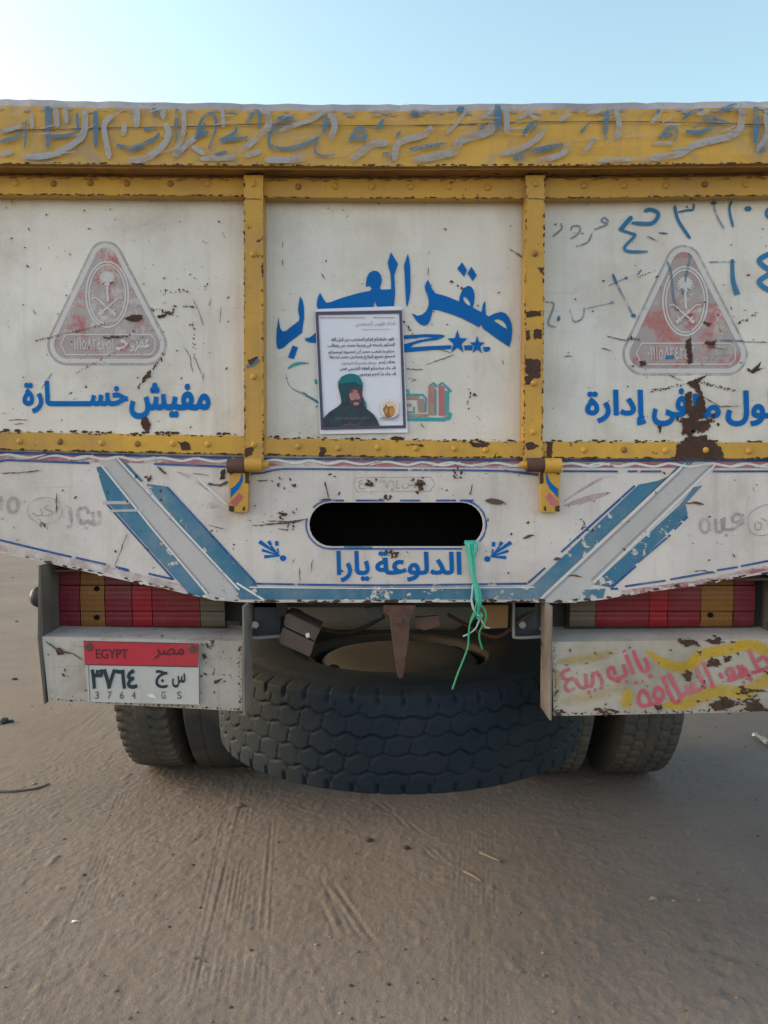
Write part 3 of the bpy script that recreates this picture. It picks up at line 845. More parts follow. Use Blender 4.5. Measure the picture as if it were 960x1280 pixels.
HB = [(z1, [(0, 240), (60, 220), (110, 195)], 5), (z1, [(126, 130), (122, 230), (115, 275)], 3.2), (z1, [(105, 150), (128, 150)], 6), (z1, [(230, 68), (232, 170), (230, 270)], 8),
      (z1, [(460, 90), (458, 180), (460, 270)], 6.5), (z1, [(560, 255), (640, 268), (740, 225), (765, 195)], 6), (z1, [(690, 180), (750, 170)], 5),
      (z1, [(740, 75), (745, 120)], 7), (z1, [(850, 80), (845, 240)], 6), (z1, [(945, 225), (985, 150)], 5), (z1, [(600, 290), (690, 260)], 4), (z1, [(370, 100), (375, 190)], 4),
      (z1, [(220, 215), (310, 210), (370, 190)], 4),
      (z2, [(15, 225), (50, 130), (100, 105), (115, 170), (80, 270)], 4.5), (z2, [(25, 212), (80, 190)], 6), (z2, [(130, 230), (200, 200), (215, 165)], 4), (z2, [(140, 238), (270, 215)], 4),
      (z2, [(260, 155), (300, 95), (325, 110), (320, 175)], 5), (z2, [(110, 300), (170, 285)], 4), (z2, [(430, 120), (380, 190), (370, 250), (400, 290)], 3.5),
      (z2, [(410, 125), (490, 125)], 5), (z2, [(380, 255), (450, 272), (570, 240), (640, 190)], 4.5), (z2, [(630, 110), (642, 150), (630, 192)], 8),
      (z2, [(600, 230), (590, 280), (620, 305), (690, 300)], 2.8), (z2, [(755, 240), (795, 180), (830, 190), (825, 255)], 7), (z2, [(780, 225), (825, 215)], 6), (z2, [(885, 182), (922, 130)], 5.5),
      (z2, [(915, 297), (945, 297)], 8),
      (z3, [(60, 217), (78, 188)], 5), (z3, [(455, 178), (488, 153)], 6), (z3, [(545, 58), (550, 185)], 9), (z3, [(350, 92), (385, 75)], 8), (z3, [(130, 105), (165, 100)], 8),
      (z3, [(722, 150), (690, 170), (668, 212)], 5), (z3, [(737, 155), (700, 200)], 2.5), (z3, [(620, 322), (700, 292), (860, 250)], 9), (z3, [(120, 275), (210, 260), (300, 245)], 5),
      (z4, [(192, 85), (180, 180), (185, 230)], 6.5), (z4, [(425, 100), (440, 85)], 8), (z4, [(435, 225), (490, 170), (522, 190), (510, 242)], 5.5), (z4, [(455, 210), (505, 205)], 6),
      (z4, [(565, 190), (640, 192), (700, 152), (690, 112), (640, 132)], 6.5), (z4, [(550, 130), (600, 95), (650, 82)], 4.5), (z4, [(720, 95), (812, 58)], 7),
      (z4, [(900, 70), (905, 160), (898, 245)], 8), (z4, [(930, 275), (960, 265)], 7), (z4, [(600, 175), (680, 130), (780, 150)], 3), (z4, [(60, 195), (110, 140)], 4)]
dp = 0.0
for z, p, wd in HG:
    dp += 0.00004
    ac.ribbon(Z(*z, p), lambda t, wd=wd: 1.08 * wd * (0.92 + 0.16 * random.random()) * min(1, .45 + 5 * min(t, 1 - t)), Yh - 0.0018 - dp, M['hgrey'], lift=0.000003)
for z, p, wd in HB:
    dp += 0.00004
    ac.ribbon(Z(*z, p), lambda t, wd=wd: wd * (0.45 + 0.6 * math.sin(math.pi * min(1, t + .08)) + 0.06 * random.random()), Yh - 0.0018 - dp, M['hblue'], lift=0.000003)
for i in range(40):    # dry brush streaks
    x = random.uniform(0, 960); y = random.uniform(140, 196); L = random.uniform(12, 40); s_ = random.uniform(-0.6, 0.1)
    dp += 0.00003
    ac.ribbon([(x, y), (x + L, y + s_ * L)], random.uniform(0.6, 1.8), Yh - 0.0018 - dp, M['hgrey'], smooth=False, lift=0)
o = part(ac, "brushed_lettering", header)

# --- rolled lip and upper rail
ac = Acc()
lipP = [W(x, lerp(x, bot_t) + 2.6 + random.uniform(-.3, .3), -0.035) for x in XH]
ac.tube(lipP, 0.0036, M['yellow'], 8)
part(ac, "rolled_lip", header)
ac = Acc()
ub_t = [(-60, 242), (0, 243), (300, 245), (330, 246.5), (480, 247.5), (655, 248), (760, 247), (960, 244), (1040, 243)]
ut_t = [(x, y + 16) for x, y in bot_t]
pts_b = [(x, lerp(x, ub_t) + random.uniform(-.3, .3)) for x in XH]
pts_m = [(x, lerp(x, ut_t)) for x in XH]
pts_u = [(x, lerp(x, bot_t) + 3) for x in XH]
ac.slab(pts_m + pts_b[::-1], 0.0, 0.028, M['yellow'])
ac.slab(pts_u + pts_m[::-1], 0.006, 0.028, M['yellowd'])  # strip under the lip: shade painted in as a browner, rustier yellow
for x in range(-20, 990, 4):
    if random.random() < 0.55: chip(ac, x, lerp(x, ub_t) - random.uniform(-0.2, 1.0), random.uniform(0.5, 1.5), -0.0006 - tiny(), M['rust'], 2.5)
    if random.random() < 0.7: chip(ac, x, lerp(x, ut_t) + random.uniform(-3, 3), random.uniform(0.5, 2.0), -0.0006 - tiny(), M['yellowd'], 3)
urail = part(ac, "upper_rail", None, 0.0)
def rivet(x, y, Y, parent, m=None):
    c = W(x, y, Y)
    a2 = Acc(); r = 0.0072; vv = []; N, K = 14, 5
    for j in range(K + 1):
        p = math.pi / 2 * j / K
        for i in range(N):
            t = 2 * math.pi * i / N
            vv.append((c.x + r * math.cos(p) * math.cos(t), c.y - 0.0055 * math.sin(p), c.z + r * math.cos(p) * math.sin(t)))
    fs = [(j * N + i, j * N + (i + 1) % N, (j + 1) * N + (i + 1) % N, (j + 1) * N + i) for j in range(K) for i in range(N)]
    a2.add(vv, fs, m or random.choice([M['yellow'], M['yellow'], M['yellowd']]), True)
    part(a2, "rivet", parent)
for x in (20, 67, 113, 159, 213, 260, 373, 419, 465, 513, 561, 610, 730, 780, 832, 881, 932):
    rivet(x, lerp(x, ub_t) - 14 + random.uniform(-1, 1), 0.0, urail)

# --- lower rail
ac = Acc()
lt_t = [(-60, 538), (0, 540), (300, 545), (330, 547), (480, 550), (655, 552), (960, 553), (1040, 553)]
lb_t = [(-60, 560), (0, 562), (300, 568), (480, 571), (655, 572.5), (960, 573), (1040, 573)]
LY = -0.012
ac.slab([(x, lerp(x, lt_t) + random.uniform(-.4, .4)) for x in XH] + [(x, lerp(x, lb_t) + random.uniform(-.4, .4)) for x in XH[::-1]], LY, 0.028, M['yellow'])
for x in range(-20, 990, 4):
    if random.random() < 0.6: chip(ac, x, lerp(x, lb_t) - random.uniform(-.4, 1.0), random.uniform(0.5, 1.9), LY - 0.0006 - tiny(), M['rust'], 2.5)
    if random.random() < 0.25: chip(ac, x, lerp(x, lt_t) + random.uniform(0, 1.2), random.uniform(0.5, 1.6), LY - 0.0006 - tiny(), M['rust'], 2)
for poly in ([(846, 556), (856, 551), (893, 551), (902, 560), (905, 573), (843, 573)], [(683, 551), (691, 551), (690, 572), (684, 572)],
             [(586, 552), (612, 554), (608, 560), (590, 558)], [(222, 552), (235, 553), (240, 562), (228, 562)], [(400, 560), (408, 559), (406, 571), (399, 571)],
             [(505, 555), (530, 556), (526, 559)]):
    ac.flat(ragged(poly, 1.3, 2.2), LY - 0.001 - tiny(), M['rust'])
lrail = part(ac, "lower_rail")
for x in (25, 75, 127, 172, 216, 260, 373, 423, 472, 520, 568, 607, 730, 780, 832, 882, 936):
    rivet(x, (lerp(x, lt_t) + lerp(x, lb_t)) / 2 + random.uniform(-1, 1), LY, lrail)

# --- upright posts
def post(tx, bx, patches, rv):
    ac = Acc(); PYF = -0.018
    w2 = 12
    L = [(tx - w2 + (bx - tx) * t + random.uniform(-.3, .3), 219 + (580 - 219) * t) for t in [i / 24 for i in range(25)]]
    Rr = [(tx + w2 + (bx - tx) * t + random.uniform(-.3, .3), 219 + (580 - 219) * t) for t in [i / 24 for i in range(25)]]
    ac.slab(L + Rr[::-1], PYF, 0.026, M['yellow'])
    for p in patches: ac.flat(ragged(p, 1.2, 2.2), PYF - 0.0008 - tiny(), M['rust'])
    for y in range(225, 578, 3):
        t = (y - 219) / 361; xx = tx + (bx - tx) * t
        for sgn in (-1, 1):
            if random.random() < 0.42: chip(ac, xx + sgn * (w2 - random.uniform(0, 1.2)), y, random.uniform(0.4, 1.6), PYF - 0.0006 - tiny(), random.choice([M['rust'], M['yellowd']]), 2, 1.57)
    scratch(ac, [(tx - 12, 248), (tx + 12, 249)], 1.0, PYF - 0.001)
    o = part(ac, "upright_post")
    for y in rv: rivet(tx + (bx - tx) * (y - 219) / 361, y, PYF, o)
    return o
post(316.5, 317.5, [[(306, 560), (318, 558), (316, 568), (307, 572)], [(310, 450), (322, 446), (323, 451), (312, 457)]], (230, 318, 471, 556))
post(669.5, 666, [[(657, 448), (676, 450), (675, 472), (668, 474), (657, 467)], [(657, 390), (677, 388), (676, 394), (659, 398)], [(667, 412), (677, 411), (678, 423), (668, 424)],
                  [(658, 413), (663, 412), (662, 424), (658, 425)], [(672, 333), (680, 334), (678, 342)], [(656, 554), (664, 553), (676, 558), (660, 563)], [(656, 470), (668, 470), (664, 480), (657, 480)]],
     (230, 317, 479, 540))

# --- the three panels
def panel(x0, x1, yb0, yb1, yt0, yt1):
    ac = Acc()
    ac.slab([(x0, yt0), (x1, yt1), (x1, yb1), (x0, yb0)], PY, PY + 0.004, M['white'])
    return ac
YC = PY - 0.0028    # chips above all lettering
# left panel
ac = panel(-128, 309, 546, 553, 234, 240)
ac2 = ac
zp = ((0, 280), 2.909)
ac.flat(ragged(Z(*zp, [(515, 705), (535, 700), (548, 730), (540, 755), (525, 750), (512, 730)]), 0.6, 2), YC, M['rust'])
ac.flat(ragged(Z(*zp, [(450, 345), (480, 330), (515, 330), (520, 345), (500, 355), (470, 352)]), 0.6, 2), YC - .00002, M['rust'])
dotline(ac, zr(*zp, 130, 425), zr(*zp, 420, 355), 34, 0.9, YC, M['rust'], 0.6)
dotline(ac, zr(*zp, 370, 415), zr(*zp, 470, 405), 16, 1.3, YC, M['rust'], 1.2)
dotline(ac, zr(*zp, 280, 540), zr(*zp, 520, 410), 24, 0.8, YC, M['rust'], 0.8)
dotline(ac, zr(*zp, 500, 600), zr(*zp, 600, 470), 24, 1.2, YC, M['rust'], 2)
dotline(ac, zr(*zp, 520, 570), zr(*zp, 545, 540), 8, 2.0, YC, M['rust'], 1.2)
dotline(ac, zr(*zp, 550, 310), zr(*zp, 640, 330), 14, 1.2, YC, M['rust'], 2.5)
dotline(ac, zr(*zp, 590, 250), zr(*zp, 680, 240), 12, 1.0, YC, M['rust'], 2.5)
dotline(ac, zr(*zp, 580, 340), zr(*zp, 630, 315), 10, 1.8, YC, M['rust'], 1.6)
dotline(ac, zr(*zp, 670, 300), zr(*zp, 700, 300), 6, 1.2, YC, M['rust'], .5)
dotline(ac, zr(*zp, 700, 350), zr(*zp, 710, 480), 14, 0.8, YC, M['rust'], 2)
for p in ([(700, 270), (720, 310), (740, 370)], [(740, 540), (738, 575)], [(665, 440), (690, 480), (700, 540)], [(700, 470), (740, 560)], [(0, 688), (24, 688)], [(30, 712), (100, 712)], [(50, 728), (90, 726)],
          [(770, 270), (760, 300)], [(120, 310), (130, 330)], [(805, 300), (798, 360)], [(150, 600), (190, 540)]):
    scratch(ac, Z(*zp, p), 0.9, YC)
chips(ac, 110, 2, 300, 250, 540, 0.3, 1.1, YC, M['rust'])
chips(ac, 50, 150, 260, 330, 420, 0.3, 1.2, YC, M['rust'])
for x in range(0, 300, 5):
    if random.random() < .6: chip(ac, x + random.uniform(-3, 3), lerp(x, lt_t) - random.uniform(0, 3), random.uniform(.6, 2.4), YC - tiny(), M['rust'], 2.4)
    if random.random() < .4: chip(ac, x + random.uniform(-3, 3), lerp(x, ub_t) + random.uniform(0, 2), random.uniform(.6, 1.6), YC - tiny(), M['rust'], 2.4)
ac.ribbon([(14, 243), (15.5, 258)], 2.4, YC, M['yellow'], smooth=False, taper=.5)
panL = part(ac, "tailgate_panel")
# centre panel
ac = panel(324, 662, 553, 557, 240, 242)
zc = ((320, 300), 2.824)
for p in ([(96, 0), (94, 28)], [(94, 68), (95, 92)], [(895, 30), (935, 60)], [(920, 40), (945, 70)], [(600, 440), (700, 405)], [(530, 455), (590, 458)], [(165, 535), (180, 545)],
          [(230, 115), (245, 140)], [(580, 645), (595, 665)], [(870, 420), (875, 440)], [(610, 95), (606, 125)], [(780, 620), (795, 640)], [(640, 380), (690, 400)]):
    scratch(ac, Z(*zc, p), 1.1, YC)
ac.flat(ragged(Z(*zc, [(470, 700), (490, 692), (525, 697), (520, 706), (480, 708)]), .6, 2), YC, M['rust'])
dotline(ac, zr(*zc, 525, 290), zr(*zc, 565, 350), 7, 1.1, YC, M['rust'], .5)
dotline(ac, zr(*zc, 685, 145), zr(*zc, 735, 175), 5, 1.3, YC, M['rust'], 1.0)
dotline(ac, zr(*zc, 545, 490), zr(*zc, 560, 500), 6, 1.0, YC, M['rust'], 4)
dotline(ac, zr(*zc, 755, 530), zr(*zc, 750, 590), 8, 1.1, YC, M['rust'], 2)
dotline(ac, zr(*zc, 770, 545), zr(*zc, 775, 545), 2, 2.0, YC, M['rust'], .5)
chips(ac, 100, 333, 652, 252, 545, 0.3, 1.1, YC, M['rust'])
for x in range(332, 656, 5):
    if random.random() < .5: chip(ac, x + random.uniform(-3, 3), lerp(x, lt_t) - random.uniform(0, 2), random.uniform(.5, 1.8), YC - tiny(), M['rust'], 2.4)
    if random.random() < .3: chip(ac, x + random.uniform(-3, 3), lerp(x, ub_t) + random.uniform(0, 2), random.uniform(.6, 1.6), YC - tiny(), M['rust'], 2.4)
panC = part(ac, "tailgate_panel")
# right panel
ac = panel(674, 1114, 558, 560, 240, 237)
zq = ((640, 230), 3.0)
for poly in ([(655, 745), (680, 735), (735, 712), (700, 745), (720, 800), (728, 850), (705, 880), (665, 880), (655, 840), (690, 830), (700, 790), (680, 765)],
             [(650, 790), (672, 770), (676, 850), (650, 860)], [(640, 880), (700, 868), (690, 930), (665, 950), (640, 930)], [(690, 890), (745, 885), (735, 920), (700, 930)],
             [(650, 950), (730, 940), (740, 975), (640, 975)], [(875, 690), (900, 695), (935, 668), (925, 690), (950, 690), (900, 710)], [(545, 905), (562, 905), (556, 935)],
             [(650, 590), (672, 575), (676, 670), (662, 678), (655, 620)], [(720, 595), (770, 585), (755, 610)], [(715, 515), (748, 522), (735, 533)], [(480, 665), (500, 660), (505, 680), (482, 682)],
             [(445, 680), (460, 678), (456, 692)]):
    ac.flat(ragged(Z(*zq, poly), 1.0, 2.0), YC - tiny(), M['rust'])
dotline(ac, zr(*zq, 690, 740), zr(*zq, 840, 775), 30, 0.9, YC, M['rust'], 1.5)
dotline(ac, zr(*zq, 520, 780), zr(*zq, 640, 750), 14, 1.0, YC, M['rust'], 1.5)
dotline(ac, zr(*zq, 470, 350), zr(*zq, 535, 325), 8, 0.9, YC, M['rust'], .8)
dotline(ac, zr(*zq, 860, 520), zr(*zq, 925, 480), 8, 1.0, YC, M['rust'], 1.5)
dotline(ac, zr(*zq, 640, 900), zr(*zq, 760, 880), 26, 1.8, YC, M['rust'], 7)
dotline(ac, zr(*zq, 650, 940), zr(*zq, 740, 900), 26, 1.8, YC, M['rust'], 6)
for p in ([(505, 195), (545, 215)], [(565, 225), (578, 235)], [(660, 745), (720, 800), (780, 835), (860, 832)], [(195, 646), (228, 646)], [(335, 615), (375, 625)], [(520, 770), (600, 765)],
          [(590, 715), (640, 740)], [(860, 590), (960, 594)], [(355, 570), (440, 590)], [(730, 610), (800, 620)]):
    scratch(ac, Z(*zq, p), 1.2, YC)
for p in ([(905, 55), (915, 50), (920, 62)],): scratch(ac, Z(*zq, p), 1.6, YC)
chips(ac, 110, 684, 985, 252, 548, 0.3, 1.2, YC, M['rust'])
for x in range(684, 985, 5):
    if random.random() < .5: chip(ac, x + random.uniform(-3, 3), lerp(x, lt_t) - random.uniform(0, 2), random.uniform(.5, 2.0), YC - tiny(), M['rust'], 2.4)
    if random.random() < .35: chip(ac, x + random.uniform(-3, 3), lerp(x, ub_t) + random.uniform(0, 2), random.uniform(.6, 1.8), YC - tiny(), M['rust'], 2.4)
panR = part(ac, "tailgate_panel")

panL["label"] = "white panel with a complete faded triangle emblem over blue lettering"
panC["label"] = "white panel with large blue calligraphy and a poster"
panR["label"] = "white panel with blue marker scribbles and a rusty streak"
# --- emblems
def hull3(c, r, n=14):
    """rounded triangle round three centres (apex, right, left)"""
    out = []
    ctr = c
    for i in range(3):
        p, q, s_ = Vector(ctr[i - 1]), Vector(ctr[i]), Vector(ctr[(i + 1) % 3])
        d1 = (q - p).normalized(); d2 = (s_ - q).normalized()
        n1 = Vector((d1.y, -d1.x)); n2 = Vector((d2.y, -d2.x))
        a1, a2 = math.atan2(n1.y, n1.x), math.atan2(n2.y, n2.x)
        while a2 < a1: a2 += 2 * math.pi
        for k in range(n + 1):
            t = a1 + (a2 - a1) * k / n
            out.append((q.x + r[i] * math.cos(t), q.y + r[i] * math.sin(t)))
    return out
def oval(cx, cy, rx, ry, n=48): return [(cx + rx * math.cos(2 * math.pi * i / n), cy + ry * math.sin(2 * math.pi * i / n)) for i in range(n)]
def emblem(ox, oy, s, parent, fill, textmain):
    ac = Acc()
    T = lambda pts: [(ox + (x - 134) * s, oy + (y - 302) * s) for x, y in pts]
    ctr = [(132, 323), (183, 431), (85, 431)]
    ring = lambda d: hull3(ctr, (22 - d, 26 - d, 26 - d))
    Y0 = PY
    ac.flat(T(ring(0)), Y0 - LM, M['emring'], [T(ring(3.2))[::-1]])
    ac.flat(T(ring(3.2)), Y0 - LM, M['emwhite'], [T(ring(8.6))[::-1]])
    ac.flat(T(ring(8.6)), Y0 - LM, fill)
    k = Y0 - 2 * LM
    ac.flat(T(oval(134, 368, 27.5, 42)), k, M['emwhite'], [T(oval(134, 368, 25.4, 39.6))[::-1]])
    ac.flat(T(oval(134, 368, 23.8, 38.2)), k, M['emwhite'], [T(oval(134, 368, 22.0, 36.2))[::-1]])
    # palm: fronds, trunk; crossed swords
    for i in range(13):
        t = R_(-215 + 250 * i / 12)
        x1, y1 = 134 + 10.5 * math.cos(t), 349 + 10.5 * math.sin(t)
        ac.ribbon(T([(134, 349), ((134 + x1) / 2, (349 + y1) / 2 - 2.2), (x1, y1)]), lambda q: 2.6 * s * (0.4 + math.sin(math.pi * min(1, q + .15))), k - 0.00005 * i, M['emwhite'])
    ac.ribbon(T([(134, 352), (134.3, 364), (135, 377)]), 2.6 * s, k - .0008, M['emwhite'])
    for i in range(8):
        t = R_(70 + 45 * i)
        ac.ribbon(T([(134, 350), (134 + 7 * math.cos(t), 350 + 7 * math.sin(t))]), 2.2 * s, k - .0009 - .00004 * i, M['emwhite'], smooth=False)
    for sg in (-1, 1):
        ac.ribbon(T([(134 - sg * 19, 373), (134 - sg * 13, 373), (134 - sg * 4, 381), (134 + sg * 8, 391)]), lambda q: 2.0 * s * (0.5 + q * .7), k - .0012 - .0001 * sg, M['emwhite'])
        ac.ribbon(T([(134 + sg * 4.5, 392.5), (134 + sg * 9, 386.5)]), 1.8 * s, k - .0014 - .0001 * sg, M['emwhite'], smooth=False)
        ac.flat(T(oval(134 + sg * 9, 392.5, 2.3, 2.3, 12)), k - .0016 - .0001 * sg, M['emwhite'])
    # plaque
    pl = lambda d: [(75 + d, 430), (82 + d * .4, 417.5 + d), (188 - d * .4, 417.5 + d), (194.5 - d, 424), (194.5 - d, 437), (188 - d * .4, 444 - d), (82 + d * .4, 444 - d)]
    ac.flat(T(pl(0)), k, M['emwhite'], [T(pl(1.5))[::-1]])
    bx = lambda x0, y0, x1, y1: T([(x0, y0), (x1, y1)])
    (a0, b0), (a1, b1) = bx(89, 422, 142, 437); text(ac, "٠١١١٥٨٢٤٢٥١", (a0, b0, a1, b1), k, M['emwhite'], 0.0)
    if textmain:
        (a0, b0), (a1, b1) = bx(163, 424, 187, 440); text(ac, "عمرو", (a0, b0, a1, b1), k, M['emwhite'], 0.02)
        (a0, b0), (a1, b1) = bx(145, 424, 160, 438); text(ac, "حـ", (a0, b0, a1, b1), k, M['emwhite'], 0.02)
    else:
        (a0, b0), (a1, b1) = bx(160, 424, 186, 440); text(ac, "عمرو", (a0, b0, a1, b1), k, M['emring'], 0.0)
    return part(ac, "emblem", parent)
emblem(134, 302, 1.0, panL, M['emred'], True)
emblem(856.5, 307, 1.05, panR, M['emredR'], False)

# --- lettering on the panels
ac = Acc()
YL = PY - 3 * LM
def word(s_, box, Y, m, bold, parent, name="lettering", warp=None):
    a_ = Acc(); text(a_, s_, box, Y, M[m], bold, warp); return part(a_, name, parent)
word("مفيش", (161.5, 478, 263, 524), YL, 'blue', 0.04, panL)
word("خســـــارة", (28, 476, 160, 517), YL, 'blue', 0.04, panL)
word("إدارة", (731.5, 487, 808, 532), YL, 'blue', 0.035, panR)
word("فى", (815, 485, 860, 533), YL, 'blue', 0.035, panR)
word("ما", (866, 492, 901, 523), YL, 'blue', 0.035, panR)
word("طول", (907, 488, 988, 533), YL, 'blue', 0.035, panR)

# calligraphy in the middle
ac = Acc()
c1, c2 = ((340, 310), 6.0), ((490, 310), 6.0)
def letter(z, pts, holes=(), k=4):
    ac.flat(spline_closed(Z(*z, pts), k), YL - tiny(), M['blue'], [spline_closed(Z(*z, h), 4) for h in holes])
def hard(z, pts): ac.flat(Z(*z, pts), YL - tiny(), M['blue'])
hard(c1, [(50, 515), (54, 560), (62, 600), (78, 625), (105, 622), (150, 585), (200, 548), (208, 525), (200, 490), (195, 465), (200, 420), (205, 390), (212, 360), (230, 395), (240, 440), (241, 520),
          (225, 635), (180, 670), (130, 705), (90, 745), (55, 758), (40, 750), (34, 720), (32, 680), (36, 610)])
hard(c1, [(155, 730), (195, 745), (165, 832), (120, 820)])
hard(c1, [(245, 680), (280, 672), (305, 655), (335, 625), (345, 712), (285, 708), (255, 697)])
hard(c1, [(360, 335), (348, 360), (340, 385), (335, 430), (348, 470), (480, 470), (750, 470), (762, 437), (770, 395), (787, 437), (800, 470), (910, 470), (918, 400), (924, 330), (920, 250), (918, 200), (945, 120),
          (918, 75), (892, 30), (880, 70), (868, 110), (876, 150), (888, 190), (893, 250), (893, 308), (820, 312), (808, 300), (820, 265), (824, 235), (815, 200), (792, 174), (760, 169), (730, 185), (712, 220), (704, 262), (706, 292),
          (722, 284), (738, 287), (748, 305), (735, 320), (640, 340), (520, 375), (440, 405), (408, 410), (392, 392), (380, 370)])
hard(c2, [(120, 40), (130, 90), (136, 140), (139, 240), (138, 330), (128, 390), (115, 442), (107, 430), (101, 330), (96, 230), (90, 130), (105, 85)])
body = [(270, 235), (255, 262), (246, 290), (250, 315), (268, 360), (277, 400), (272, 440), (255, 475), (225, 500), (190, 508), (150, 488), (162, 515), (185, 548), (215, 574), (245, 582), (268, 572), (285, 545), (297, 500), (305, 462),
        (345, 465), (430, 490), (520, 525), (600, 565), (655, 595), (668, 570), (685, 605), (760, 660), (830, 710), (880, 742), (895, 690), (902, 620), (897, 570), (880, 525), (855, 492), (820, 478), (770, 490), (727, 513), (706, 503), (701, 470),
        (702, 430), (697, 395), (682, 422), (672, 480), (640, 465), (606, 446), (618, 400), (619, 350), (610, 312), (592, 288), (570, 283), (543, 298), (522, 325), (508, 365), (503, 400), (430, 370), (370, 350), (327, 341), (300, 305), (285, 270)]
ac.flat(Z(*c2, body), YL - tiny(), M['blue'], [Z(*c2, [(536, 366), (550, 366), (570, 385), (587, 412), (586, 436), (562, 422), (542, 402), (534, 382)])[::-1],
                                              Z(*c2, [(763, 545), (785, 531), (808, 534), (835, 550), (856, 578), (861, 607), (830, 590), (790, 562)])[::-1]])
hard(c2, [(525, 105), (562, 165), (542, 215), (490, 155)])
hard(c2, [(595, 138), (635, 205), (605, 248), (566, 190)])
hard(c2, [(90, 655), (250, 645), (360, 648), (395, 655), (390, 668), (340, 688), (230, 703), (165, 722), (135, 745), (250, 737), (445, 728), (445, 757), (300, 765), (90, 782), (90, 722), (200, 690), (318, 670), (250, 668), (90, 683)])
hard(c2, [(540, 730), (600, 728), (608, 745), (600, 766), (545, 766)])
hard(c2, [(682, 742), (730, 740), (738, 752), (733, 768), (712, 779), (690, 775)])
def star(z, cx, cy, r):
    P = []
    for i in range(10):
        t = -math.pi / 2 + math.pi * i / 5
        q = r if i % 2 == 0 else r * 0.42
        P.append((cx + q * math.cos(t) * 0.95, cy + q * math.sin(t) * 1.15))
    hard(z, P)
star(c2, 491, 707, 82); star(c2, 639, 730, 62)
part(ac, "calligraphy", panC)
# old red and teal word and teal swash, partly hidden by the poster
ac = Acc()
c4 = ((490, 400), 6.0)
for p, wd in [([(288, 490), (312, 470), (338, 502)], 14), ([(350, 492), (378, 470), (445, 538)], 16), ([(413, 530), (410, 690)], 32), ([(60, 744), (380, 745), (430, 735), (440, 705), (400, 695)], 26),
              ([(60, 562), (230, 560), (256, 592), (250, 690)], 15), ([(328, 520), (328, 715)], 10), ([(100, 690), (165, 690), (165, 650)], 14), ([(60, 515), (122, 530), (124, 560)], 18)]:
    ac.ribbon(Z(*c4, p), wd / 6, PY - 2 * LM - tiny(), M['teal'], smooth=False)
for p, wd, m in [([(297, 486), (295, 712)], 46, 'mauve'), ([(371, 494), (372, 716)], 40, 'redlet'), ([(60, 714), (270, 714)], 22, 'mauve'), ([(215, 592), (222, 690)], 48, 'mauve'), ([(60, 585), (205, 582)], 24, 'mauve'), ([(60, 640), (145, 636)], 22, 'mauve'),
                 ([(392, 714), (415, 714)], 20, 'mauve')]:
    ac.ribbon(Z(*c4, p), wd / 6, PY - 3 * LM - tiny(), M[m], smooth=False)
c3 = ((340, 430), 12.0)
ac.ribbon(Z(*c3, [(240, 368), (330, 312), (430, 288), (560, 288)]), lambda t: 4.2 * math.sin(math.pi * min(1, t * .8 + .15)), PY - 2 * LM, M['teal'])
ac.ribbon(Z(*c3, [(205, 430), (230, 560), (290, 650), (370, 705), (500, 760), (720, 895)]), lambda t: 1.0 + 2.2 * t * t, PY - 2 * LM, M['markerf'])
ac.ribbon(Z(*c3, [(500, 768), (600, 815), (720, 890)]), 2.4, PY - 2 * LM - .0003, M['teal'])
ac.ribbon(Z(*c3, [(640, 570), (680, 560)]), 6, PY - 2 * LM, M['teal'], smooth=False)
# scraps of paint near the posts
ac.ribbon(Z(((0, 280), 2.909), [(895, 520), (920, 512), (940, 492)]), 4, -0.0195, M['hblue'])
part(ac, "faded_lettering", panC)
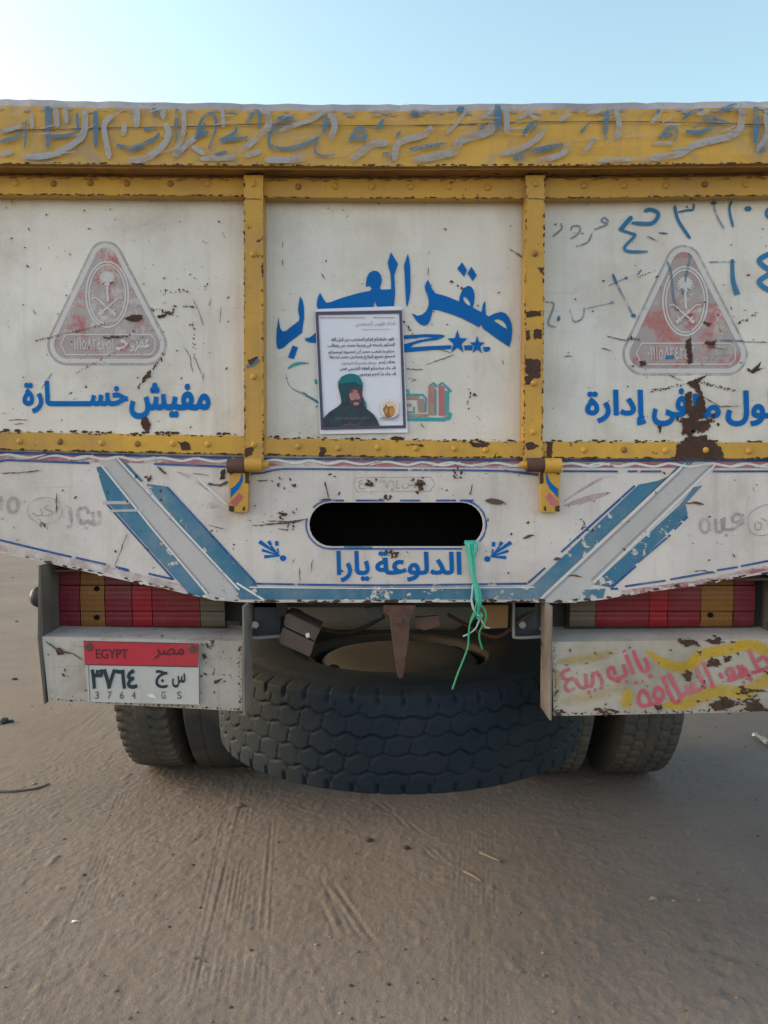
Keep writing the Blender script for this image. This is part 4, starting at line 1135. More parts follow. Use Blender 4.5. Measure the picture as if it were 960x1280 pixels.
# marker scribbles on the right
ac = Acc()
s7, s8 = ((680, 240), 6.4), ((820, 240), 6.857)
for z, p, wd, m in [(s7, [(800, 155), (850, 140), (910, 165), (905, 210), (850, 252), (700, 245)], 5, 'marker'), (s7, [(705, 200), (640, 270), (610, 298), (690, 328), (728, 348), (660, 420), (645, 455), (690, 475), (830, 475)], 3.6, 'marker'),
                    (s7, [(705, 195), (650, 255), (618, 300)], 5.5, 'marker'),
                    (s7, [(135, 250), (140, 295), (70, 355)], 2.6, 'markerf'), (s7, [(215, 310), (228, 275), (285, 275), (278, 330), (210, 375)], 2.4, 'markerf'), (s7, [(230, 330), (265, 325)], 2, 'markerf'),
                    (s7, [(520, 240), (485, 205), (460, 232), (505, 258), (400, 300)], 2.8, 'markerf'), (s7, [(385, 325), (350, 400), (255, 437)], 2.4, 'markerf'),
                    (s7, [(550, 655), (580, 730), (715, 990)], 3, 'markerf'), (s7, [(552, 655), (582, 740)], 3.4, 'marker'), (s7, [(515, 752), (590, 715), (665, 688)], 1.4, 'markerf'), (s7, [(750, 662), (778, 622)], 3, 'marker'), (s7, [(645, 690), (670, 685)], 3.4, 'marker'),
                    (s7, [(700, 990), (735, 988)], 5, 'marker'), (s7, [(10, 878), (80, 900), (35, 1050), (100, 1080)], 2.4, 'markerf'), (s7, [(108, 1010), (130, 1010)], 7, 'marker'),
                    (s7, [(205, 940), (240, 1035), (310, 1005), (322, 920)], 2.4, 'markerf'), (s7, [(340, 930), (440, 910), (550, 885)], 1.3, 'markerf'), (s7, [(530, 885), (560, 885)], 4, 'markerf'),
                    (s8, [(160, 115), (190, 240), (295, 400)], 4, 'marker'), (s8, [(190, 172), (275, 155), (318, 150), (325, 100)], 2.6, 'marker'), (s8, [(495, 75), (512, 180), (585, 318)], 2.6, 'markerf'), (s8, [(500, 70), (490, 120)], 4, 'marker'),
                    (s8, [(650, 78), (630, 150), (662, 300)], 3, 'marker'), (s8, [(760, 143), (818, 143)], 6.5, 'marker'), (s8, [(1010, 120), (958, 150), (950, 200), (1010, 240), (1060, 180), (1010, 120)], 3.5, 'marker'), (s8, [(25, 350), (100, 356)], 2.4, 'marker'),
                    (s8, [(455, 600), (560, 598), (685, 600)], 2.0, 'markerf'), (s8, [(655, 575), (660, 750), (698, 880)], lambda t: 4 + 3.5 * t, 'marker'),
                    (s8, [(1040, 520), (960, 535), (885, 590), (960, 660), (1000, 670)], 6.5, 'marker'), (s8, [(1000, 690), (960, 710), (885, 770), (960, 835), (1060, 850)], 6.5, 'marker'),
                    (s8, [(95, 590), (130, 700), (150, 900), (182, 1005)], 3, 'markerf'), (s8, [(300, 540), (262, 700), (228, 880)], 3, 'markerf')]:
    q_ = Z(*z, p)
    if len(q_) == 2 and not callable(wd) and math.dist(*q_) < 2.2 * wd:     # a dot of the pen
        ac.flat(ragged(oval((q_[0][0] + q_[1][0]) / 2, (q_[0][1] + q_[1][1]) / 2, math.dist(*q_) * .55, wd * .5, 14), .25, 2), PY - 3 * LM - tiny(), M[m])
    else:
        ac.ribbon(q_, wd if callable(wd) else (lambda t, w_=wd: w_ * min(1, .5 + 6 * min(t, 1 - t))), PY - 3 * LM - tiny(), M[m])
    if (z is s7 and p[0] in ((705, 195), (385, 325), (700, 990), (530, 885))) or (z is s8 and p[0] in ((190, 172), (650, 78), (25, 350), (655, 575), (1000, 690))):
        part(ac, "handwriting", panR); ac = Acc()
ac.flat(Z(((770, 295), 5.05), [(310, 755), (365, 752), (368, 775), (312, 778)]), PY - 3 * LM, M['marker'])
ac.ribbon(Z(((770, 295), 5.05), [(660, 660), (800, 662)]), 3, PY - 3 * LM, M['markerf'], smooth=False)
ac.ribbon(Z(((770, 295), 5.05), [(70, 650), (130, 650)]), 3.4, PY - 3 * LM, M['markerf'], smooth=False)
part(ac, "handwriting", panR)

# --- lower flap with its hand hole
FY = -0.002
flap_o = [(-128, 560), (1114, 560), (1114, 686), (960, 717), (742, 751), (700, 753), (300, 753), (268, 750), (0, 691), (-128, 662)]
def slot(x0, x1, y0, y1, n=12):
    r = (y1 - y0) / 2; cy = (y0 + y1) / 2
    P = [(x1 - r + r * math.cos(t), cy + r * math.sin(t)) for t in [-math.pi / 2 + math.pi * i / n for i in range(n + 1)]]
    P += [(x0 + r + r * math.cos(t), cy + r * math.sin(t)) for t in [math.pi / 2 + math.pi * i / n for i in range(n + 1)]]
    return P
hole = slot(386.5, 604, 628, 683)
fo = []
for i in range(len(flap_o)):
    p, q = flap_o[i], flap_o[(i + 1) % len(flap_o)]
    k = max(1, int(abs(q[0] - p[0]) / 16))
    fo += [(p[0] + (q[0] - p[0]) * j / k, p[1] + (q[1] - p[1]) * j / k + (random.uniform(-.5, .5) if p[1] > 600 else 0)) for j in range(k)]
ac = Acc()
ac.slab(fo, FY, FY + 0.006, M['flap'], [hole])
YF = FY - 0.0034
zf1, zf2, zf3 = ((0, 550), 2.909), ((280, 550), 2.526), ((630, 550), 2.909)
for z, p, wd in [(zf1, [(0, 120), (60, 120), (150, 110)], 1.4), (zf1, [(205, 190), (205, 270)], 1.6), (zf1, [(462, 340), (440, 400), (415, 460)], 1.2), (zf1, [(570, 95), (605, 125)], 2.6), (zf1, [(760, 310), (815, 325)], 1.4),
                 (zf1, [(755, 160), (800, 165), (830, 150)], 3.4), (zf1, [(700, 120), (760, 130)], 1.0), (zf1, [(915, 310), (960, 310)], 1.2),
                 (zf2, [(318, 130), (330, 185)], 2.2), (zf2, [(300, 190), (340, 185)], 1.6), (zf2, [(115, 268), (200, 262), (265, 250)], 2.0), (zf2, [(135, 255), (200, 258), (240, 252)], 1.4), (zf2, [(170, 280), (200, 285), (205, 255)], 1.6),
                 (zf2, [(785, 140), (775, 175)], 1.8), (zf2, [(225, 375), (215, 390)], 1.6), (zf2, [(105, 128), (140, 127)], 1.6), (zf2, [(238, 400), (240, 450)], 1.2), (zf2, [(1000 - 720, 375), (1000 - 725, 420)], 1),
                 (zf3, [(232, 493), (262, 492), (285, 500)], 2.0), (zf3, [(662, 230), (700, 228), (728, 235)], 3.0), (zf3, [(690, 478), (730, 475), (770, 485)], 1.6), (zf3, [(830, 410), (843, 430)], 1.8), (zf3, [(70, 358), (110, 345)], 3.2),
                 (zf3, [(905, 170), (912, 190)], 1.4), (zf3, [(180, 435), (205, 432)], 4)]:
    scratch(ac, Z(*z, p), wd, YF)
ac.flat(ragged(Z(*zf1, [(803, 110), (820, 105), (818, 140), (800, 145)]), .7, 2), YF - tiny(), M['rust'])
ac.flat(ragged(Z(*zf1, [(535, 140), (552, 125), (548, 145), (538, 155)]), .7, 2), YF - tiny(), M['rust'])
ac.flat(Z(*zf2, spline_closed([(825, 190), (850, 184), (885, 195), (870, 204), (840, 200)], 3)), YF - tiny(), M['scr'])
for (cx, cy, n2, sp) in [(465, 606, 12, 4), (525, 605, 10, 3), (525, 612, 8, 3), (493, 690, 14, 5), (485, 625, 12, 6), (525, 600, 8, 6), (355, 645, 14, 8), (570, 595, 6, 4), (350, 605, 6, 5), (575, 588, 8, 4)]:
    for _ in range(n2):
        qx, qy = cx + random.gauss(0, sp), cy + random.gauss(0, sp * .7)
        if 385 < qx < 606 and 626 < qy < 685: continue
        chip(ac, qx, qy, random.uniform(.5, 2.0), YF - tiny(), M['rust'], 1.8, random.uniform(0, 3))
chips(ac, 170, 0, 985, 585, 690, 0.35, 1.5, YF, M['rust'])
chips(ac, 60, 290, 690, 590, 748, 0.35, 1.5, YF, M['rust'])
for i in range(170):
    t = random.uniform(-10, 985)
    yb = lerp(t, [(-44, 681), (0, 691), (268, 750), (300, 753), (700, 753), (742, 751), (960, 717), (1040, 701)])
    chip(ac, t, yb - random.uniform(.2, 3), random.uniform(.5, 2.2), YF - tiny(), random.choice([M['rust'], M['flap'], M['rust']]), 2.6, 0.2 if t < 268 else 0)
flap = part(ac, "lower_flap")

ac = Acc()
d0 = FY - LM
def fl(z, pts, m, k=0): ac.flat(Z(*z, pts), d0 - k * LM - tiny(), M[m])
def ln(z, pts, wd, m, k=1, sm=False): ac.ribbon(Z(*z, pts), wd, d0 - k * LM - tiny(), M[m], smooth=sm, lift=0.000002)
# left chevron
fl(zf1, [(345, 62), (425, 62), (850, 535), (862, 582), (785, 582)], 'greyband')
fl(zf1, [(350, 100), (366, 95), (755, 572), (690, 562), (390, 225), (374, 180)], 'bluelight')
fl(zf1, [(525, 158), (602, 168), (935, 530), (960, 575), (880, 575), (845, 530)], 'bluelight')
fl(zf1, [(425, 62), (462, 85), (522, 150), (505, 152)], 'bluelight')
ln(zf1, [(390, 235), (632, 508)], 2.4, 'bluedark'); ln(zf1, [(607, 170), (928, 518)], 2.4, 'bluedark')
ln(zf1, [(368, 92), (560, 330), (758, 565)], 2.2, 'whiteline'); ln(zf1, [(380, 98), (570, 335), (760, 560)], 1.6, 'greyline')
ln(zf1, [(412, 62), (650, 320), (862, 545)], 1.6, 'greyline'); ln(zf1, [(425, 65), (660, 320), (870, 545)], 2.2, 'whiteline')
ln(zf1, [(860, 520), (960, 582)], 2.4, 'whiteline'); ln(zf1, [(375, 228), (470, 228)], 4, 'greyband', 2); ln(zf1, [(400, 258), (520, 255)], 3, 'greyband', 2)
# right chevron
fl(zf3, [(690, 80), (768, 80), (330, 518), (262, 592), (150, 592), (135, 575)], 'greyband')
fl(zf3, [(645, 82), (602, 130), (560, 148), (490, 162), (65, 565), (125, 577), (600, 128), (690, 80)], 'bluelight')
fl(zf3, [(722, 165), (690, 172), (640, 235), (325, 525), (390, 537), (668, 272), (660, 232)], 'bluelight')
fl(zf3, [(290, 545), (370, 540), (360, 575), (270, 580)], 'bluelight')
for p in ([(476, 166), (208, 408)], [(150, 465), (88, 520)], [(668, 278), (620, 325)], [(605, 345), (487, 445)], [(480, 458), (393, 535)], [(388, 541), (415, 541)]): ln(zf3, p, 2.6, 'bluedark')
ln(zf3, [(660, 85), (400, 330), (120, 590)], 2.2, 'whiteline'); ln(zf3, [(674, 85), (410, 335), (135, 590)], 1.6, 'greyline')
ln(zf3, [(768, 90), (540, 310), (325, 520)], 2.2, 'whiteline'); ln(zf3, [(752, 92), (530, 305), (318, 510)], 1.4, 'greyline')
# bottom band and lines
ac.flat([(318, 734), (645, 733), (690, 748), (672, 749.5), (300, 749.5), (296, 744)], d0, M['bluelight'])
ac.ribbon([(316, 729.5), (400, 731), (500, 731.5), (659, 729.5)], 2.6, d0 - LM, M['bluedark'])
ac.ribbon([(312, 734), (480, 735.5), (668, 734)], 1.4, d0 - 1.2 * LM, M['whiteline'])
ln(zf1, [(-40, 352), (0, 364), (200, 412), (260, 425)], 2.6, 'bluedark'); ln(zf1, [(275, 428), (402, 456)], 2.6, 'bluedark'); ln(zf1, [(540, 486), (628, 506)], 2.6, 'bluedark'); ln(zf1, [(420, 462), (470, 475)], 3.4, 'bluedark')
ln(zf3, [(440, 532), (588, 511)], 2.6, 'bluedark'); ln(zf3, [(605, 507), (760, 480)], 2.6, 'bluedark'); ln(zf3, [(775, 474), (850, 462)], 2.6, 'bluedark'); ln(zf3, [(862, 459), (1000, 432), (1150, 402)], 2.6, 'bluedark')
ln(zf1, [(-60, 375), (0, 392), (330, 458), (690, 545)], 9, 'pinkf', 0); ln(zf3, [(390, 562), (700, 520), (1000, 455), (1180, 420)], 7, 'pink', 0)
# band under the rail
ac.ribbon([(-40, 570), (150, 574), (330, 578), (480, 579), (650, 581), (700, 580), (1000, 581)], 9, d0, M['pink'], lift=0)
ac.ribbon([(-40, 565), (150, 569), (330, 573), (480, 574.5), (650, 575.5), (1000, 575.8)], 3.2, d0 - LM, M['bluedark'], lift=0)
for k in range(22):
    x = -10 + k * 46 + random.uniform(-14, 14); yb = lerp(x, lb_t) + 8
    ac.ribbon([(x, yb + 3), (x + 22, yb - 1.5), (x + 48, yb + 2.5), (x + 70, yb - 2)], lambda t: 2.6 * math.sin(math.pi * (t * .9 + .05)) + .4, d0 - 1.5 * LM - tiny(), M['whiteline'])
ln(zf1, [(-60, 80), (0, 78), (20, 73), (325, 84)], 2.4, 'bluedark', 2); ln(zf1, [(560, 87), (828, 97)], 2.4, 'bluedark', 2)
ln(zf2, [(85, 107), (120, 104), (170, 93), (240, 91), (520, 94), (890, 98), (1015, 116)], 2.4, 'bluedark', 2, True)
ln(zf3, [(0, 110), (60, 120), (122, 126)], 2.4, 'bluedark', 2, True); ln(zf3, [(215, 113), (415, 114)], 2.4, 'bluedark', 2); ln(zf3, [(450, 114), (572, 114)], 2.4, 'bluedark', 2); ln(zf3, [(760, 114), (1150, 113)], 2.4, 'bluedark', 2)
# hole outline
ho = slot(382.5, 608, 625.5, 686)
for i0, i1 in ((0, 9), (12, 14), (14, 20), (22, 26)):
    ac.ribbon(ho[i0:i1 + 1], 2.2, d0 - LM - tiny(), M['bluedark'], smooth=False)
for x0, x1 in ((405, 430), (445, 480), (500, 525), (545, 570), (575, 592)): ac.ribbon([(x0, 625.6), (x1, 625.6)], 2.4, d0 - LM - tiny(), M['bluedark'], smooth=False)
ac.ribbon([(430, 683.5), (465, 684.2)], 2, d0 - LM - tiny(), M['bluelight'], smooth=False)
# swooping faded marks beside the hinges
ac.ribbon(Z(*zf3, [(415, 140), (370, 135), (300, 170), (215, 225)]), lambda t: .4 + 3.4 * math.sin(3.0 * t), d0 - tiny(), M['pinkf'])
ac.ribbon(Z(*zf3, [(215, 240), (300, 215), (390, 190)]), lambda t: .5 + 7 * math.sin(3.1 * t), d0 - tiny(), M['pinkf'])
ac.ribbon(Z(*zf1, [(640, 115), (720, 150), (800, 215)]), lambda t: .5 + 6 * math.sin(3.1 * t), d0 - tiny(), M['pinkf'])
ac.ribbon(Z(*zf1, [(720, 140), (825, 235)]), 2.5, d0 - 2 * LM - tiny(), M['whiteline'])
ac.ribbon(Z(*zf1, [(750, 240), (800, 235)]), 8, d0 - tiny(), M['pinkf'])
part(ac, "painted_stripes", flap)

ac = Acc()
dl = FY - 2 * LM
word("يارا", (420.5, 688.5, 462, 728), dl, 'blue', 0.03, flap)
word("الدلوعة", (469, 689, 577, 727), dl, 'blue', 0.03, flap)
zo = ((310, 660), 5.647)
def flower(mirror):
    ac = Acc()
    q = lambda pts: [((963 - x) if mirror else x, y + (1 if mirror else 0)) for x, y in Z(*zo, pts)]
    for p, w0, w1 in [([(80, 95), (225, 195)], 5.2, 1.2), ([(145, 92), (160, 120)], 4.6, 3.6), ([(160, 125), (215, 190)], 2.6, 1.2), ([(202, 92), (205, 125)], 4.4, 4.4), ([(208, 145), (215, 180)], 2.6, 1.4),
                      ([(98, 155), (220, 195)], 3.6, 1.2), ([(115, 203), (225, 195)], 4.4, 1.6)]:
        ac.ribbon(q(p), lambda t, w0=w0, w1=w1: w0 + (w1 - w0) * t, dl - tiny(), M['blue'], smooth=False)
    ac.flat(q(oval(247, 213, 22, 21, 18)), dl - tiny(), M['blue'])
    part(ac, "painted_flower", flap)
flower(False); flower(True)
ac = Acc()
zl5, zl6 = ((0, 590), 6.857), ((840, 600), 8.0)
FT = [(zl5, [(0, 205), (5, 330)], 5), (zl5, oval(110, 285, 42, 62, 16) + [(152, 285)], 4.6), (zl5, [(5, 395), (35, 402)], 4), (zl5, [(600, 300), (605, 440), (575, 478)], 5.2),
      (zl5, [(760, 360), (735, 310), (680, 320), (668, 380), (700, 440), (760, 420), (790, 450), (850, 430), (845, 330)], 4.6), (zl5, [(795, 340), (800, 430)], 4), (zl5, [(720, 485), (755, 485)], 4),
      (zl5, oval(385, 330, 150, 112, 26) + [(535, 330)], 1.4), (zl5, [(280, 350), (320, 375), (360, 360), (345, 310)], 1.6), (zl5, [(360, 375), (420, 370), (450, 345), (380, 310), (410, 285)], 1.6), (zl5, [(408, 250), (420, 250)], 2),
      (zl6, oval(330, 455, 46, 70, 18) + [(376, 455)], 3.6), (zl6, [(435, 385), (445, 510), (500, 505), (495, 385)], 4), (zl6, [(515, 500), (525, 370)], 4), (zl6, [(520, 495), (610, 490), (720, 420)], 4),
      (zl6, [(690, 350), (640, 340), (605, 380), (620, 420), (680, 410), (700, 360)], 3.6), (zl6, [(530, 552), (558, 552)], 3.6), (zl6, [(1000, 240), (900, 260), (780, 340), (765, 450), (800, 530), (900, 555), (1010, 530)], 1.3),
      (zl6, [(830, 430), (840, 490), (880, 495), (895, 440), (850, 420)], 2), (zl6, [(890, 380), (960, 420), (980, 470)], 2), (zl6, [(1060, 330), (1080, 470), (1000, 480)], 4)]
for i_, (z, p, wd) in enumerate(FT):
    if i_ in (3, 7, 11, 16):
        part(ac, "faded_lettering", flap); ac = Acc()
    ac.ribbon(Z(*z, p), wd, dl - tiny(), M['faint'])
part(ac, "faded_lettering", flap); ac = Acc()
pl = Z(((430, 580), 7.385), [(110, 125), (800, 120), (840, 185), (795, 250), (120, 255), (85, 190)])
ac.ribbon(pl + [pl[0]], 1.0, dl - tiny(), M['faint'], smooth=False)
text(ac, "٣٧٦٤", (473, 600, 500, 611), dl, M['faint'], 0.02)
text(ac, "ع", (448, 600, 456, 612), dl, M['faint'], 0.02)
text(ac, "س", (502, 602, 519, 611), dl, M['faint'], 0.0)
part(ac, "faded_lettering", flap)

# --- hinges
def hinge(mir):
    ac = Acc()
    f = (lambda x: 986 - x) if mir else (lambda x: x)
    def q(pts): return [(f(x), y) for x, y in pts]
    z = ((270, 560), 13.714)
    HYF = -0.022
    ac.slab(q([(285.5, 588), (311, 588), (309.5, 640), (287, 640)]), HYF, -0.0035, M['yellow'])
    ac.flat(q(Z(*z, [(250, 860), (250, 700), (330, 640), (400, 560), (440, 440), (460, 440), (460, 560), (400, 690), (300, 800)])), HYF - .0006, M['blue'])
    ac.flat(q(Z(*z, [(250, 960), (250, 920), (400, 770), (460, 830), (440, 880), (340, 1000)])), HYF - .0007, M['redlet'])
    ac.flat(ragged(q(Z(*z, [(225, 980), (300, 1000), (310, 1085), (225, 1090)])), .7, 2), HYF - .0009, M['rust'])
    ac.flat(ragged(q(Z(*z, [(500, 400), (560, 400), (570, 620), (500, 600)])), .6, 2), HYF - .001, M['rust'])
    ac.flat(ragged(q(Z(*z, [(235, 400), (330, 390), (300, 440), (240, 460)])), .6, 2), HYF - .0011, M['rust'])
    ac.flat(ragged(q(Z(*z, [(470, 1000), (500, 1010), (480, 1085), (450, 1070)])), .5, 2), HYF - .0011, M['rust'])
    o = part(ac, "hinge_strap")
    a2 = Acc()
    p0, p1 = W(f(285), 582, -0.022), W(f(306), 582, -0.022)
    a2.cyl(p0, p1, 0.0165, 0.0165, M['yellow'] if mir else M['rustbar'], 18)
    a2.cyl(W(f(306.5), 581, -0.022), W(f(328), 581, -0.022), 0.0155, 0.0155, M['rustbar'] if mir else M['yellow'], 18)
    a2.cyl(W(f(328), 581, -0.022), W(f(336), 581, -0.022), 0.009, 0.007, M['yellow'], 12)
    part(a2, "hinge_barrel", o)
hinge(False); hinge(True)

# --- number plate, bumper boxes, tail lamps
def bumper(mir):
    ac = Acc()
    mm = M['bumpR'] if mir else M['bump']
    BY = -0.05
    face = [(690, 803), (982, 799), (984, 889), (692, 895)] if mir else [(52.5, 796), (303, 802), (303, 889), (60.5, 876)]
    ac.slab(face, BY, BY + 0.003, mm)
    tl, tr = W(*face[0], BY), W(*face[1], BY)
    back = 0.095
    # ledge
    v = [tl + Vector((0, 0.0008, 0.0005)), tr + Vector((0, 0.0008, 0.0005)), Vector((tr.x, back, tr.z + .006)), Vector((tl.x, back, tl.z + .006))]
    v += [p + Vector((0, 0, -.003)) for p in v]
    ac.add(v, [(0, 1, 2, 3), (7, 6, 5, 4), (0, 4, 5, 1), (1, 5, 6, 2), (2, 6, 7, 3), (3, 7, 4, 0)], mm)
    # rear wall and roof behind the lamp
    zt = W(200, 726 if mir else 715, 0.0).z
    ztop = W(200, 722 if mir else 704, 0.0).z
    ac.box((tl.x, back, tl.z + 0.008), (tr.x, back + .003, zt), M['dark'])
    ac.box((tl.x, .008, zt), (tr.x, back + .003, zt + .003), M['rustbar'])
    # end plates
    outer = tr if mir else tl
    inner = tl if mir else tr
    sx = 1 if mir else -1
    b_o = W(*(face[2] if mir else face[3]), BY); b_i = W(*(face[3] if mir else face[2]), BY)
    ox = outer.x + sx * .004
    P = [(ox, BY - .004, outer.z - .002), (ox, BY + .008, ztop), (ox, back + .006, ztop), (ox, .06, b_o.z), (b_o.x + sx * .004, BY - .004, b_o.z - .006)]
    P2 = [(p[0] + sx * .004, p[1], p[2]) for p in P]
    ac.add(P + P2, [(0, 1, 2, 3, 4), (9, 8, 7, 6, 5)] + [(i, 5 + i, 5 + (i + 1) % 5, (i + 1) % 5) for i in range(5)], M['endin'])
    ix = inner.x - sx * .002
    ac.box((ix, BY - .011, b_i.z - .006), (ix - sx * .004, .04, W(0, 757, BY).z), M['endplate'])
    # lower lip
    ac.box((b_i.x, BY + .003, b_i.z - .0005), (b_o.x, BY + .03, b_i.z + .0025) if False else (b_i.x - sx * -.02, BY + .02, b_i.z + .002), mm)
    # wear
    YB = BY - 0.0026
    if not mir:
        zb = ((40, 690), 6.4); zb2 = ((170, 720), 6.4)
        scratch(ac, Z(*zb, [(110, 715), (160, 755), (230, 795), (330, 815), (400, 865)]), 2.2, YB)
        ac.flat(ragged(Z(*zb, [(185, 775), (220, 765), (265, 795), (255, 820), (205, 825)]), .5, 1.6), YB - tiny(), M['rust'])
        ac.flat(ragged(Z(*zb2, [(625, 835), (690, 820), (660, 850), (630, 865)]), .5, 1.6), YB - tiny(), M['rust'])
        ac.flat(ragged(Z(*zb2, [(525, 640), (545, 618), (565, 650), (545, 670)]), .5, 1.6), YB - tiny(), M['rust'])
        ac.flat(ragged(Z(*zb2, [(555, 535), (575, 540), (583, 575), (570, 580)]), .5, 1.6), YB - tiny(), M['rust'])
        chips(ac, 60, 56, 300, 802, 876, .35, 1.7, YB, M['rust'])
        dotline(ac, (66, 874), (300, 887), 40, 1.1, YB, M['rust'], 1.0)
        dotline(ac, (300, 808), (300, 886), 24, 1.0, YB, M['rust'], 1.5)
    else:
        za, zb = ((680, 780), 6.857), ((790, 780), 5.647)
        k = 0
        for z, p, wd, m in [(zb, [(100, 190), (250, 285), (380, 300), (500, 215), (650, 185), (830, 145), (960, 200), (1060, 260)], 9, 'ysoft'), (zb, [(215, 575), (400, 552), (600, 478), (800, 478), (960, 385), (1060, 325)], 10, 'ysoft'),
                            (za, [(110, 330), (400, 290), (600, 250)], 8, 'yfaint'), (za, [(115, 390), (115, 660)], 8, 'yfaint'), (za, [(140, 665), (400, 625), (600, 565), (720, 555)], 10, 'yfaint'), (za, [(740, 560), (715, 640), (690, 715)], 9, 'ysoft'),
                            (zb, [(720, 470), (850, 485)], 7, 'ysoft')]:
            k += 1
            for q, fw in enumerate((1.7, 1.15, 0.6)):
                k += 1
                ac.ribbon(Z(*z, p), lambda t, w_=wd * fw: w_ * (0.9 + 0.2 * random.random()) * min(1, .25 + 5 * min(t, 1 - t)), BY - LM - k * .00002, M[m], lift=0)
        for poly in ([(330, 115), (420, 105), (465, 145), (350, 150)], [(500, 110), (620, 110), (600, 145), (540, 130)], [(530, 265), (600, 258), (640, 285), (560, 300)], [(650, 235), (705, 225), (690, 270), (655, 280)], [(385, 320), (420, 345), (415, 405), (375, 400)],
                     [(540, 570), (640, 530), (735, 540), (700, 590), (600, 615)], [(160, 580), (210, 570), (220, 600), (175, 605)], [(790, 455), (900, 465), (960, 480), (850, 475)], [(690, 120), (730, 125), (700, 140)], [(790, 600), (900, 560), (960, 610), (830, 620)], [(930, 330), (965, 330), (965, 360)],
                     [(460, 195), (495, 190), (490, 225)]):
            ac.flat(ragged(Z(*zb, poly), 1.2, 1.8), YB - tiny(), M['rust'])
        for (cx, cy, n2, sp) in [(905, 880, 40, 7), (940, 880, 30, 7), (860, 803, 22, 6), (895, 802, 18, 6), (892, 828, 14, 6), (700, 890, 14, 6), (760, 888, 14, 6), (930, 865, 16, 8), (858, 845, 10, 3)]:
            for _ in range(n2): chip(ac, cx + random.gauss(0, sp), cy + random.gauss(0, sp * .5), random.uniform(.5, 2), YB - tiny(), M['rust'], 2.2, random.uniform(-.5, .5))
        chips(ac, 90, 695, 980, 806, 886, .35, 1.6, YB, M['rust'])
        dotline(ac, (694, 892), (980, 887), 44, 1.2, YB, M['rust'], 1.0)
        dotline(ac, (694, 806), (694, 890), 24, 1.0, YB, M['rust'], 1.5)
    o = part(ac, "bumper_box")
    if mir:
        ac = Acc()
        za, zb = ((680, 780), 6.857), ((790, 780), 5.647)
        PK = [(za, [(225, 385), (165, 412), (160, 458), (205, 478), (255, 462)]), (za, [(205, 480), (180, 530), (205, 575), (265, 555)]), (za, [(268, 468), (290, 520), (330, 548), (362, 530), (355, 425)]), (za, [(368, 532), (412, 522), (420, 410)]),
              (za, [(372, 590), (400, 585)]), (za, [(428, 568), (445, 566)]), (za, [(445, 400), (480, 450), (502, 520), (482, 562)]), (za, [(615, 440), (590, 375), (552, 395), (565, 455), (620, 478), (640, 455)]), (za, [(632, 505), (655, 460), (702, 432), (680, 345)]),
              (za, [(700, 492), (718, 492)]), (za, [(703, 262), (735, 340), (768, 430)]), (za, [(685, 225), (695, 238)]), (za, [(765, 225), (800, 320), (850, 402), (897, 378), (862, 290)]), (za, [(775, 505), (802, 502)]), (za, [(895, 450), (930, 446)]), (za, [(840, 495), (850, 495)]),
              (zb, [(70, 465), (45, 525), (70, 578), (130, 560), (105, 490), (70, 465)]), (zb, [(130, 568), (165, 562), (205, 540), (218, 480), (175, 450), (160, 515), (205, 545)]), (zb, [(218, 370), (255, 465), (292, 542), (322, 556), (342, 515), (300, 430), (260, 350)]),
              (zb, [(342, 512), (392, 482), (385, 430)]), (zb, [(395, 482), (432, 472), (425, 415)]), (zb, [(432, 472), (485, 462), (512, 440), (475, 360), (455, 300)]), (zb, [(500, 268), (540, 360), (577, 452)]),
              (zb, [(618, 345), (640, 385)]), (zb, [(700, 370), (668, 340), (700, 310), (722, 360), (680, 398), (742, 382)]), (zb, [(745, 382), (770, 345), (745, 290)]), (zb, [(765, 375), (795, 355), (770, 290)]), (zb, [(795, 310), (845, 402)]),
              (zb, [(828, 180), (870, 280), (905, 335)]), (zb, [(845, 345), (920, 325), (1000, 290)]), (zb, [(885, 265), (930, 232), (975, 280), (990, 300)]), (zb, [(785, 415), (800, 413)])]
        for i, (z, p) in enumerate(PK):
            ac.ribbon(Z(*z, p), lambda t: 4.6 * (0.9 + 0.2 * random.random()), BY - 2 * LM - i * .00003, M['pinklet'], lift=0.000003)
        part(ac, "brushed_lettering", o)
    # tail lamp
    LY_ = 0.05
    segs = [(713, 745, 'lensw'), (745, 812, 'lensr'), (812, 835, 'lensR'), (835, 876, 'lensr'), (876, 917, 'lensa'), (917, 943, 'lensm')] if mir else \
           [(74, 100, 'lensm'), (100, 131, 'lensa'), (131, 165, 'lensm'), (165, 190, 'lensR'), (190, 250, 'lensr'), (250, 281, 'lensw')]
    hb = Acc()
    y0, y1 = 709, 785
    hb.box(W(segs[0][0] - 4, y0 - 6, LY_ + .02), W(segs[-1][1] + 3, y1 + 1, LY_ + .045), M['dark'])
    lamp = part(hb, "tail_lamp")
    for x0, x1, m in segs:
        l = Acc()
        a_, b_ = W(x0 + .02, y0, LY_), W(x1 - .02, y1, LY_)
        # three stepped bands per lens with moulded seams
        n3 = [0, .30, .315, .86, .875, 1]
        pr = [0.004, 0.0, 0.005, 0.0, 0.005, 0.002]
        rows = []
        for t, d in [(0, .016), (0.02, .004), (.29, .002), (.30, .006), (.31, .0), (.50, -.002), (.72, 0), (.73, .004), (.74, .001), (.90, .001), (.98, .005), (1, .018)]:
            zz = a_.z + (b_.z - a_.z) * t
            rows.append((zz, LY_ + d))
        vv = []
        for zz, yy in rows: vv += [(a_.x, yy, zz), (b_.x, yy, zz)]
        # close sides
        fs = [(2 * i, 2 * i + 2, 2 * i + 3, 2 * i + 1) for i in range(len(rows) - 1)]
        bk = LY_ + .0195
        nb = len(vv)
        for zz, yy in rows: vv += [(a_.x, bk, zz), (b_.x, bk, zz)]
        fs += [(2 * i, nb + 2 * i, nb + 2 * i + 2, 2 * i + 2) for i in range(len(rows) - 1)]
